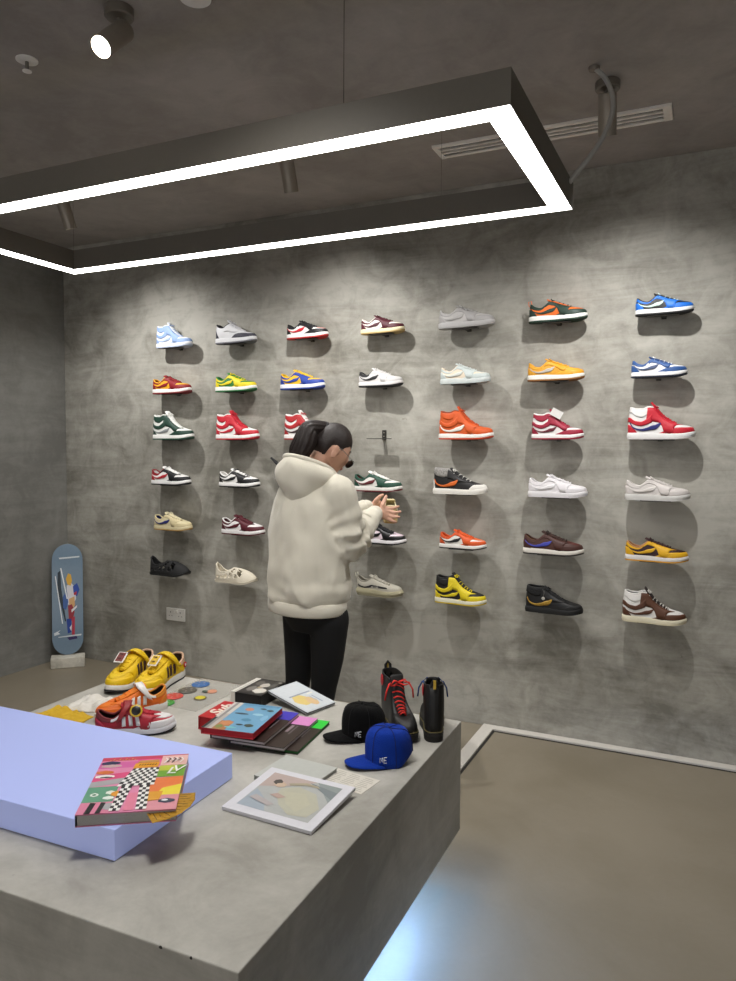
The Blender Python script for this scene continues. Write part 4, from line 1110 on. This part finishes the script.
# round strap button of the red trainer (a part of it)
rt = [o for o in bpy.data.objects if o.get('label', '').startswith('red and white trainer')][0]
Rb = Matrix.Translation(Vector((.135, -.034, .086))) @ Matrix.Rotation(math.radians(62), 4, 'X')
MB().lathe([(.021, 0), (.021, .003), (.018, .0045), (.001, .005)], mat('#c9a52c', .4, kind='badge'), 24, Rb).build('strap_button', rt, 40)
MB().lathe([(.0155, .0046), (.014, .0054), (.001, .0056)], mat('#1d1b19', .35, kind='badge'), 20, Rb).build('button_centre', rt, 40)

# discs, badges and the clear sheet they lie on
for x, y, col, nm in ((2.520, -1.868, '#3f8f3c', 'green'), (2.500, -1.793, '#c4453c', 'red'), (2.503, -1.712, '#55524a', 'dark grey'), (2.502, -1.628, '#3b669e', 'blue')):
    t = thing('round_disc', nm + ' round printed disc lying flat in the row beside the yellow trainers', 'disc', (x, y, TZ + .0018), group='round printed discs on the counter')
    MB().lathe([(.036, 0), (.037, .001), (.037, .0025), (.033, .0042), (.020, .0052), (.001, .0056)], mat(col, .3, var=.15, scale=200., kind='enamel'), 36).build('disc_face', t, 50)
    m = MB()
    for k_ in range(5):
        a = k_ * 1.25
        m.box((.018 * math.cos(a), .018 * math.sin(a), .0052), (.010, .003, .0004), mat('#b9c8b4' if nm == 'green' else '#c9b8b0', .5, kind='print'), Matrix.Rotation(a, 3, 'Z'))
    m.build('disc_print', t)
t = thing('yellow_badge', 'small yellow badge with a dark rim lying beside the red book', 'badge', (2.606, -1.764, TZ + .0018))
MB().lathe([(.024, 0), (.025, .002), (.022, .004)], mat('#5f5233', .4, kind='enamel'), 28).build('badge_rim', t, 50)
MB().lathe([(.0225, .0030), (.018, .0046), (.001, .0050)], mat('#d2c32e', .3, kind='enamel'), 28).build('badge_face', t, 50)
t = thing('peach_badge', 'peach and dark green figure-shaped badge behind the yellow badge', 'badge', (2.592, -1.686, TZ + .0018))
MB().lathe([(.020, 0), (.020, .003), (.012, .006), (.001, .007)], mat('#c98a6c', .4, kind='enamel'), 22, Matrix.Translation((.006, .006, 0))).build('badge_head', t, 50)
MB().ellipsoid((-.016, -.008, .003), (.014, .011, .003), mat('#3f4f40', .4, kind='enamel')).build('badge_body', t, True)
cs = tag(MB().box((2.565, -1.720, TZ + .0009), (.230, .330, .0012), mat('#c9c6bd', .18, trans=.62, var=0, kind='film')).build('clear_sheet'), 'clear plastic sheet under the coloured discs on the counter', 'plastic sheet')

# soft white wrapping and folded yellow cloth
def cloth(name, label, pts, z0, h, col, seed, folds=6):
    P = [Vector(p) for p in pts]                          # four corners of the heap, seen from above
    n = 34; rows = []
    for i in range(n):
        row = []
        for j in range(n):
            u, v = i / (n - 1), j / (n - 1)
            p = P[0].lerp(P[1], u).lerp(P[3].lerp(P[2], u), v)
            e = min(1, 6 * min(u, 1 - u)) * min(1, 6 * min(v, 1 - v))
            q = noise.noise(Vector((p.x * 22 + seed, p.y * 22, seed))) * .5 + noise.noise(Vector((p.x * 60, p.y * 60 + seed, 1.))) * .25
            wv = math.sin(u * folds * PI + 2 * v) * .18
            jig = noise.noise_vector(Vector((p.x * 30, p.y * 30, seed))) * .008
            row.append((p.x + jig.x, p.y + jig.y, z0 + e * h * (.62 + q + wv) + .001))
        rows.append(row)
    o = MB().grid(np.array(rows), mat(col, .8, bump=.25, scale=150., kind='cloth')).build(name, None, True)
    so = o.modifiers.new('cloth', 'SOLIDIFY'); so.thickness = .0015; so.offset = 1
    return tag(o, label, 'cloth')
cloth('white_wrapping', 'crumpled white tissue wrapping between the orange trainer and the counter end', [(2.215, -2.09), (2.40, -2.05), (2.375, -1.925), (2.185, -1.915)], TZ, .022, '#d6d2ca', 3.1)
cloth('folded_yellow_cloth', 'folded yellow cloth partly hidden by the light box', [(2.160, -2.25), (2.40, -2.25), (2.385, -2.095), (2.205, -2.085)], TZ, .028, '#c9a21c', 8.4, 9)
# ------------------------------------------------------------------ the person
PO = thing('person', 'person with a ponytail in a cream hoodie and black leggings, holding a sneaker', 'person', (2.705, -1.09, 0), (0, 0, yawP := .4393688))
def V3(*a): return Vector(a)
FD = V3(.62, .785, 0).normalized()          # the way the body faces (x = across the picture, y = away)
SD = V3(FD.y, -FD.x, 0)                     # its right-hand side
def capsule(mb, a, b, ra, rb, m, n=14):
    a, b = V3(*a), V3(*b)
    d = (b - a); L = d.length; d.normalize()
    path, rad = [], []
    for q in np.linspace(-PI / 2, 0, 5):
        path.append(a + d * ra * math.sin(q)); rad.append(max(.0004, ra * math.cos(q)))
    for i in range(1, 6):
        path.append(a + d * L * i / 6); rad.append(ra + (rb - ra) * i / 6)
    for q in np.linspace(0, PI / 2, 5):
        path.append(b + d * rb * math.sin(q)); rad.append(max(.0004, rb * math.cos(q)))
    mb.tube(path, rad, m, n=n)
def chain(mb, pts, m):
    for (p, r), (q, s) in zip(pts[:-1], pts[1:]):
        capsule(mb, p, q, r, s, m)
def loft(mb, secs, m, n=36, power=1.):
    rs = []
    for c, a, b in secs:                    # centre, half width to the side, half depth to the front
        c = V3(*c)
        rs.append([c + SD * (a * math.copysign(abs(math.cos(q)) ** power, math.cos(q))) + FD * (b * math.copysign(abs(math.sin(q)) ** power, math.sin(q))) for q in (2 * PI * j / n for j in range(n))])
    mb.rings(rs, m)
def remesh(o, voxel, smooth, fn=None, sub=False):
    r = o.modifiers.new('skin', 'REMESH'); r.mode = 'VOXEL'; r.voxel_size = voxel; r.use_smooth_shade = True
    s = o.modifiers.new('soften', 'SMOOTH'); s.factor = .5; s.iterations = smooth
    dg = bpy.context.evaluated_depsgraph_get()
    me = bpy.data.meshes.new_from_object(o.evaluated_get(dg))
    o.modifiers.clear()
    mats = list(o.data.materials)
    o.data = me
    me.materials.clear()
    for m in mats: me.materials.append(m)
    if fn:
        me.calc_loop_triangles()
        nn = [v.normal.copy() for v in me.vertices]
        for v, n_ in zip(me.vertices, nn):
            v.co = v.co + n_ * fn(v.co)
    me.polygons.foreach_set('use_smooth', [True] * len(me.polygons))
    return o
skin = mat('#cfa088', .5, var=.04, kind='skin')
# --- head orientation
HC = V3(.098, .030, 1.570)
yf = V3(.90, .43, 0).normalized()
tilt = math.radians(27)
hx = yf * math.cos(tilt) + V3(0, 0, -math.sin(tilt))
hz = yf * math.sin(tilt) + V3(0, 0, math.cos(tilt))
hy = hz.cross(hx)                           # towards the head's left
HM = Matrix((hx, hy, hz)).transposed()
def head_r(d):
    """distance of the head surface from its centre along a unit direction in head axes (x face, y left, z crown)"""
    x, y, z = d
    g = lambda c, w: math.exp(-((Vector(c).normalized() - d).length / w) ** 2)
    az = .118 if z > 0 else .112
    ax = .098 if x < 0 else .090
    ay = .076
    if z < 0:
        ay *= 1 - .30 * min(1, -z * 1.15) ** 1.3
        if x < 0: ax *= 1 - .45 * min(1, -z * 1.2)
    r = 1 / math.sqrt((x / ax) ** 2 + (y / ay) ** 2 + (z / az) ** 2)
    r += .024 * g((1, 0, -.20), .13) + .010 * g((1, 0, -.02), .12)                     # nose
    r += .008 * g((1, 0, -.52), .13) + .006 * g((1, 0, -.62), .10) - .004 * g((1, 0, -.57), .04)   # lips
    r += .012 * g((.80, 0, -.95), .22)                                                  # chin
    r -= .010 * (g((.92, .33, .08), .16) + g((.92, -.33, .08), .16))                    # eye sockets
    r += .005 * g((1, .2, .26), .2) + .005 * g((1, -.2, .26), .2)                       # brow
    r += .004 * (g((.75, .6, -.15), .25) + g((.75, -.6, -.15), .25))                    # cheeks
    return r
def head_mesh(mb, m, sc=1., nu=56, nv=44):
    rs = []
    for i in range(nv + 1):
        th = PI * (i + .05) / (nv + .1)
        ring = []
        for j in range(nu):
            q = 2 * PI * j / nu
            d = Vector((math.sin(th) * math.cos(q), math.sin(th) * math.sin(q), math.cos(th)))
            ring.append(HC + HM @ (d * head_r(d) * sc))
        rs.append(ring)
    mb.rings(rs, m)
hl = lambda x, y, z: HC + HM @ V3(x, y, z)
# --- body, one continuous skin
bd = MB()
head_mesh(bd, skin)
for sd in (-1, 1):                                              # ears
    bd.ellipsoid(hl(-.006, sd * .078, -.014), (.018, .009, .031), skin, 14, 10, HM @ Matrix.Rotation(.18, 3, 'Y'))
    bd.ellipsoid(hl(-.010, sd * .083, .002), (.013, .006, .016), skin, 12, 8, HM)
capsule(bd, (.015, .005, 1.40), hl(-.025, 0, -.055), .058, .052, skin, 18)
loft(bd, [((0, 0, .86), .15, .11), ((0, 0, 1.0), .135, .10), ((.01, .01, 1.2), .16, .11), ((.015, .015, 1.34), .17, .10), ((.015, .01, 1.42), .11, .075), ((.015, .01, 1.45), .06, .055)], skin)
for s_, k_ in ((1, 0), (-1, 1)):
    hip = SD * (.085 * s_)
    chain(bd, [(hip + V3(.02, 0, .86), .080), (hip * .95 + V3(.006, 0, .50) + FD * .016, .046), (hip * .9 + V3(-.02, 0, .10), .030), (hip * .9 + V3(-.02, 0, .06), .030)], skin)
    chain(bd, [(hip * .9 + V3(-.02, 0, .045) - FD * .03, .030), (hip * .9 + V3(-.02, 0, .035) + FD * .15, .024)], skin)
SR, ER, WR = V3(.150, -.095, 1.375), V3(.172, -.030, 1.150), V3(.300, .125, 1.262)
SL, EL, WL = V3(-.100, .100, 1.325), V3(.010, .270, 1.145), V3(.262, .275, 1.285)
chain(bd, [(SR, .048), (ER, .040), (WR, .026)], skin)
chain(bd, [(SL, .048), (EL, .040), (WL, .026)], skin)
# hands: palm of four rays, four fingers and a thumb each
def hand(mb, W, knuckles, fingers, thumb):
    for kx in knuckles:
        capsule(mb, W, kx, .019, .0125, skin, 12)
    for a, b in zip(knuckles[:-1], knuckles[1:]):
        capsule(mb, a, b, .0125, .0120, skin, 12)
    for kx, f in zip(knuckles, fingers):
        chain(mb, [(kx, .0100), (f[0], .0088), (f[1], .0078), (f[2], .0066)], skin)
    chain(mb, [(W.lerp(knuckles[0], .35), .0150), (thumb[0], .0120), (thumb[1], .0100), (thumb[2], .0080)], skin)
k = [V3(.362, .160, 1.290), V3(.364, .154, 1.275), V3(.361, .149, 1.260), V3(.354, .146, 1.247)]
hand(bd, WR + V3(.022, .014, .008), k,
     [[V3(.384, .164, 1.290), V3(.404, .168, 1.293), V3(.421, .178, 1.298)],
      [V3(.390, .156, 1.270), V3(.411, .160, 1.270), V3(.429, .168, 1.273)],
      [V3(.386, .150, 1.250), V3(.406, .152, 1.248), V3(.423, .159, 1.249)],
      [V3(.376, .146, 1.235), V3(.393, .147, 1.228), V3(.407, .153, 1.225)]],
     [V3(.342, .150, 1.305), V3(.352, .168, 1.330), V3(.360, .184, 1.347)])
k = [V3(.330, .318, 1.306), V3(.334, .330, 1.292), V3(.332, .340, 1.278), V3(.326, .346, 1.264)]
hand(bd, WL + V3(.022, .014, .004), k,
     [[V3(.346, .340, 1.300), V3(.352, .356, 1.288), V3(.358, .362, 1.270)],
      [V3(.350, .348, 1.280), V3(.360, .360, 1.266), V3(.372, .362, 1.258)],
      [V3(.348, .356, 1.266), V3(.360, .364, 1.254), V3(.374, .364, 1.250)],
      [V3(.342, .360, 1.254), V3(.354, .366, 1.244), V3(.366, .366, 1.242)]],
     [V3(.312, .292, 1.318), V3(.330, .296, 1.338), V3(.346, .302, 1.346)])
remesh(bd.build('body', PO), .0045, 2)
# face details: closed lips and brows as thin parts
lipm = mat('#a8655a', .45, kind='lip')
m = MB()
for z, dx in ((-.0555, .0), (-.0635, -.001)):
    pts = []
    for y in np.linspace(-.020, .020, 7):
        d = Vector((.092, y, z - .0 * y)).normalized()
        pts.append(HC + HM @ (d * (head_r(d) + .0008)))
    m.tube(pts, [.0008, .0022, .0028, .0026, .0028, .0022, .0008], lipm, n=6)
m.build('lips', PO, True)
browm = mat('#2a1c17', .8, kind='hair')
for sd in (-1, 1):
    pts = []
    for y, z in ((.014, .030), (.026, .035), (.040, .034), (.050, .028)):
        d = Vector((.088, sd * y, z)).normalized()
        pts.append(HC + HM @ (d * (head_r(d) + .001)))
    MB().tube(pts, [.0022, .0026, .0022, .0010], browm, n=6).build('eyebrow', PO, True)
    d = Vector((.92, sd * .33, .06)).normalized()
    c_ = HC + HM @ (d * (head_r(d) - .0068))
    MB().ellipsoid(c_ + HM @ V3(.0012, 0, .0026), (.0122, .0155, .0098), skin, 16, 10, HM @ Matrix.Rotation(-.25, 3, 'Y')).build('eyelid', PO, True)
    MB().ellipsoid(c_, (.011, .012, .010), mat('#e6e0da', .3, kind='eye'), 14, 10, HM).build('eye', PO, True)
    MB().ellipsoid(c_ + HM @ V3(.0078, sd * .001, -.0045), (.0036, .0045, .0045), mat('#2c1b12', .2, kind='iris'), 12, 8, HM).build('iris', PO, True)
# hair drawn back: a close shell over the skull
hair = mat('#241a17', .55, bump=.5, scale=120., var=.3, kind='hair')
rs = []
nu, nv = 64, 30
for i in range(nv + 1):
    ring = []
    for j in range(nu):
        q = 2 * PI * j / nu
        # hairline angle from the crown: short over the forehead, down to the nape behind; kept above the ears
        c_ = math.cos(q)
        aq = abs((q + PI) % (2 * PI) - PI)
        sm = max(0, min(1, (aq - 1.88) / .42)); sm = sm * sm * (3 - 2 * sm)
        lim = 1.06 + .13 * (1 - math.cos(min(aq, PI / 2))) * 2 + .06 * max(0, min(1, (aq - 1.2) / .3)) + .95 * sm
        lim += .20 * math.exp(-((aq - 1.30) / .13) ** 2) - .10 * math.exp(-((aq - .70) / .24) ** 2) + .012 * math.sin(q * 13)
        th = max(.02, lim * i / nv)
        d = Vector((math.sin(th) * c_, math.sin(th) * math.sin(q), math.cos(th)))
        thick = .0125 * (1 - .85 * (i / nv) ** 3) + .0016 * math.sin(q * 34) * (i / nv)
        ring.append(HC + HM @ (d * (head_r(d) + thick)))
    rs.append(ring)
mb = MB(); mb.rings(rs, hair, True, False); mb.build('hair', PO, True)
# ponytail: tied at the back of the crown, arching up and falling into the hood
base = hl(-.070, 0, .078)
pt = [base + HM @ V3(.020, 0, 0), base, V3(.018, -.030, 1.668), V3(.000, -.044, 1.650), V3(-.016, -.054, 1.605), V3(-.036, -.050, 1.565), V3(-.043, -.044, 1.525), V3(-.038, -.036, 1.485)]
pp, rad = [], []
rr_ = [.022, .026, .036, .046, .050, .047, .036, .020]
for i in range(len(pt) - 1):
    p0, p1, p2, p3 = pt[max(i - 1, 0)], pt[i], pt[i + 1], pt[min(i + 2, len(pt) - 1)]
    for q in np.linspace(0, 1, 7)[:-1]:
        pp.append(.5 * ((2 * p1) + (p2 - p0) * q + (2 * p0 - 5 * p1 + 4 * p2 - p3) * q * q + (3 * p1 - p0 - 3 * p2 + p3) * q ** 3))
        rad.append(rr_[i] + (rr_[i + 1] - rr_[i]) * q)
pp.append(pt[-1]); rad.append(rr_[-1])
mb = MB(); rings_ = []
for i, p in enumerate(pp):
    t = (pp[min(i + 1, len(pp) - 1)] - pp[max(i - 1, 0)]).normalized()
    w = Vector((0, 1, 0)) - t * t.y; w.normalize(); u = t.cross(w)
    rings_.append([p + (w * math.cos(q) * .85 + u * math.sin(q)) * rad[i] * (1 + .07 * math.sin(q * 11 + i * .08) + .04 * math.sin(q * 23)) for q in (2 * PI * j / 48 for j in range(48))])
mb.rings(rings_, hair); mb.build('ponytail', PO, True)
MB().tube([base + HM @ V3(-.004, .024 * math.cos(q), .024 * math.sin(q)) for q in np.linspace(0, 2 * PI, 16, endpoint=False)], .006, mat('#141113', .7, kind='elastic'), n=7, closed=True).build('hair_tie', PO, True)
# sunglasses slid down the nose
gm_ = mat('#0d0d0e', .12, kind='lens'); m = MB()
for sd in (-1, 1):
    m.ellipsoid(hl(.102, sd * .033, -.022), (.005, .031, .022), gm_, 18, 10, HM @ Matrix.Rotation(.18, 3, 'Y') @ Matrix.Rotation(-sd * .14, 3, 'Z'))
m.tube([hl(.111, -.008, -.014), hl(.114, 0, -.012), hl(.111, .008, -.014)], .0022, gm_, n=6)
m.build('sunglasses_lens', PO, True)
m = MB()
for sd in (-1, 1):
    m.tube([hl(.106, sd * .060, -.012), hl(.085, sd * .073, -.006), hl(.02, sd * .081, .012), hl(-.012, sd * .080, .010)], .0018, mat('#8f8a84', .3, .7, kind='metal'), n=6)
m.build('sunglasses_temple', PO, True)

# --- leggings
lg = mat('#08080a', .85, kind='jersey', var=.1)
mb = MB()
loft(mb, [((.028, 0, .74), .13, .10), ((.022, 0, .82), .165, .13), ((.01, 0, .92), .165, .13), ((.0, 0, .96), .15, .12)], lg)
for s_ in (1, -1):
    hip = SD * (.088 * s_)
    lean = V3(-.035, 0, 0)
    chain(mb, [(hip + V3(.030, 0, .80), .092), (hip * .95 + V3(.016, 0, .62) + FD * .012, .078), (hip * .93 + V3(-.002, 0, .47) + FD * .016, .060), (hip * .92 + V3(-.012, 0, .36), .060), (hip * .9 + V3(-.02, 0, .12), .043)], lg)
remesh(mb.build('leggings', PO), .010, 3)
for s_ in (1, -1):
    hip = SD * (.088 * .9 * s_)
    ang = math.atan2(FD.y, FD.x)
    p = hip + V3(-.02, 0, .001) - FD * .085
    shoe('canvas_shoe', '', '', .262, 'low', K(base='#d8d5d0', panel='#d4d1cc', mid='#e2dfda', out='#c9c6c0', lace='#e2e0dc', tongue='#d8d5d0', x='plain nobow'), p, (0, 0, ang), parent=PO)

# --- hoodie
hd = mat('#d6d0c0', .95, bump=.35, scale=350., var=.05, kind='fleece', sheen=.25)
mb = MB()
loft(mb, [((-.008, 0, .868), .190, .145), ((-.008, 0, .90), .214, .166), ((-.008, 0, 1.0), .218, .166), ((-.004, 0, 1.12), .212, .158), ((0, 0, 1.24), .206, .148), ((.004, .004, 1.33), .198, .132), ((.008, .008, 1.39), .170, .112), ((.012, .010, 1.435), .120, .092), ((.015, .012, 1.46), .085, .075)], hd)
# sleeves with slack at the elbow
chain(mb, [(SR + V3(-.015, .01, -.005), .086), (SR.lerp(ER, .5) + V3(.004, -.004, -.01), .084), (ER + V3(.006, -.008, -.012), .082), (ER.lerp(WR, .45) + V3(0, 0, -.012), .070), (ER.lerp(WR, .80), .052), (WR, .040)], hd)
chain(mb, [(SL + V3(.01, -.01, -.005), .080), (SL.lerp(EL, .5), .082), (EL + V3(0, 0, -.010), .078), (EL.lerp(WL, .5) + V3(0, 0, -.008), .062), (EL.lerp(WL, .85), .050), (WL, .040)], hd)
def seg(p, a, b):
    t = max(0, min(1, (p - a).dot(b - a) / (b - a).length_squared)); return (p - a - (b - a) * t).length, t
def folds(p):
    n1 = noise.noise(V3(p.x * 9 + 3, p.y * 9, p.z * 6)) * .011 + noise.noise(V3(p.x * 20, p.y * 20, p.z * 12 + 4)) * .007
    out = n1
    for a, b in ((SR, ER), (ER, WR), (SL, EL), (EL, WL)):                  # creases across the bent sleeves
        d, t = seg(p, a, b)
        if d < .12:
            ang = math.atan2((p - a).dot(SD), (p - a).dot(V3(0, 0, 1)))
            nearE = t if b in (ER, EL) else 1 - t
            out += .0110 * math.sin(t * 22 + 1.6 * math.sin(ang * 1.5) + noise.noise(p * 7) * 3) * max(0, nearE) ** 1.2
    # long soft folds falling from the armpit and gathering above the hem
    along = p.dot(SD)
    out += .0100 * (1 - 2 * abs(math.sin(along * 17 + p.z * 5 + noise.noise(p * 4) * 2.5))) * max(0, min(1, (1.28 - p.z) / .3))
    out += .004 * math.sin(p.z * 60 + along * 12 + noise.noise(p * 6) * 3) * math.exp(-((p.z - .93) / .05) ** 2)
    return out
remesh(mb.build('hoodie', PO), .009, 4, folds)
# hem and cuffs, ribbed
def rib_ring(c, a, b, z0, z1, n=160, amp=.0016):
    rs = []
    for z, e in ((z0, -.004), (z0 + .006, 0), ((z0 + z1) / 2, .002), (z1 - .006, 0), (z1, -.006)):
        rs.append([c + V3(0, 0, z) + SD * ((a + e + amp * (j % 2)) * math.cos(2 * PI * j / n)) + FD * ((b + e + amp * (j % 2)) * math.sin(2 * PI * j / n)) for j in range(n)])
    return rs
mb = MB(); mb.rings(rib_ring(V3(-.008, 0, 0), .200, .154, .825, .885), hd); mb.build('hem_band', PO, True)
for E_, W_2 in ((ER, WR), (EL, WL)):
    d = (W_2 - E_).normalized(); u = d.orthogonal().normalized(); w = d.cross(u)
    rs = []
    for s_, r in ((-.062, .046), (-.050, .047), (-.02, .043), (.006, .039), (.012, .033)):
        rs.append([W_2 + d * s_ + (u * math.cos(2 * PI * j / 60) + w * math.sin(2 * PI * j / 60)) * (r + .0012 * (j % 2)) for j in range(60)])
    mb = MB(); mb.rings(rs, hd); mb.build('cuff', PO, True)
# hood lying on the back
mb = MB(); nu = 56; prof = 15
NC = V3(.010, .004, 0)
rings_ = []
for j in range(nu):
    ph = 2 * PI * j / nu                     # 0 = back
    c_ = math.cos(ph)
    bk_ = .5 + .5 * c_
    d = -FD * math.cos(ph) + SD * math.sin(ph)
    zr = 1.440 + .098 * bk_ ** .9 - .012 * math.sin(ph)
    rr0 = .092 + .020 * bk_
    zb_ = 1.375 + .02 * (1 - bk_) - .060 * max(0, c_) ** 3
    rb = .092 + .026 * bk_
    bulge = .036 + .016 * bk_
    pts = []
    for q in np.linspace(0, 1, prof):
        if q < .22:                          # inner side of the opening
            s_ = q / .22
            r = .062 + (rr0 - .062) * s_; z = zr - .075 * (1 - s_) ** 1.3
        elif q < .34:                        # rolled rim
            s_ = (q - .22) / .12
            r = rr0 + .016 * s_; z = zr + .007 * math.sin(PI * s_)
        else:                                # outer pouch down to the tip
            s_ = (q - .34) / .66
            r = rr0 + .016 + (rb - rr0 - .016) * s_ + bulge * math.sin(PI * min(1, s_ * 1.05)) ** .8 * (1 - .25 * s_)
            z = zr + (zb_ - zr) * s_ ** 1.15
        pts.append(NC + d * r + V3(0, 0, z))
    rings_.append(pts)
A = np.array([[tuple(p) for p in r] for r in rings_])
mb.grid(A, hd, cu=True)
o = mb.build('hood', PO, True)
me = o.data
for v in me.vertices:
    p = v.co
    v.co = p + v.normal * (noise.noise(V3(p.x * 14, p.y * 14, p.z * 12)) * .006 + .003 * math.sin(p.z * 50 + p.dot(SD) * 30))
ss = o.modifiers.new('thick', 'SOLIDIFY'); ss.thickness = .006; ss.offset = -1
ss = o.modifiers.new('round', 'SUBSURF'); ss.levels = 1; ss.render_levels = 1
# thick hem round the opening of the hood
MB().tube([NC + (-FD * math.cos(q) + SD * math.sin(q)) * (.092 + .020 * (.5 + .5 * math.cos(q)) + .010) + V3(0, 0, 1.440 + .098 * (.5 + .5 * math.cos(q)) ** .9 - .012 * math.sin(q) + .003) for q in np.linspace(0, 2 * PI, 64, endpoint=False)], .0125, hd, n=12, closed=True, up=(0, 0, 1)).build('hood_hem', PO, True)

# --- the sneaker being handled (its heel towards us)
Rz = Matrix.Rotation(yawP, 4, 'Z')
hp = Vector((2.705, -1.09, 0)) + Rz @ V3(.384, .190, 1.214)
held = shoe('sneaker', 'cream sneaker with a tan sole held up in both hands', 'sneaker', .270, 'low', K(base='#e2d5a8', panel='#dfd2a4', logo='#d8cb9c', mid='#d6bd7c', out='#b98f4c', lace='#e5dab4', tongue='#dccf9f', lining='#d9cda6', toe='#e2d6ac'), hp, (0, math.radians(-4), yawP + math.radians(91)))
# ------------------------------------------------------------------ camera, world, view
cam = bpy.data.cameras.new('camera'); co = bpy.data.objects.new('camera', cam); COL.objects.link(co)
yaw, pitch, roll = .4393688, -.0549117, .0057209
f_ = Vector((-math.sin(yaw) * math.cos(pitch), math.cos(yaw) * math.cos(pitch), math.sin(pitch)))
r_ = Vector((math.cos(yaw), math.sin(yaw), 0)); u_ = r_.cross(f_)
rr = r_ * math.cos(roll) + u_ * math.sin(roll); uu = -r_ * math.sin(roll) + u_ * math.cos(roll)
Mx = Matrix((rr, uu, -f_)).transposed().to_4x4(); Mx.translation = (4.39439, -4.04551, 1.57092)
co.matrix_world = Mx
cam.sensor_fit = 'VERTICAL'; cam.sensor_height = 36; cam.lens = 738.884 * 36 / 981
cam.clip_start = .02
SC.camera = co
w = bpy.data.worlds.new('world'); SC.world = w; w.use_nodes = True
bg = w.node_tree.nodes['Background']
bg.inputs['Color'].default_value = (1, .982, .955, 1); bg.inputs['Strength'].default_value = .80
SC.view_settings.view_transform = 'Standard'; SC.view_settings.look = 'None'
SC.view_settings.exposure = .45; SC.view_settings.gamma = 1
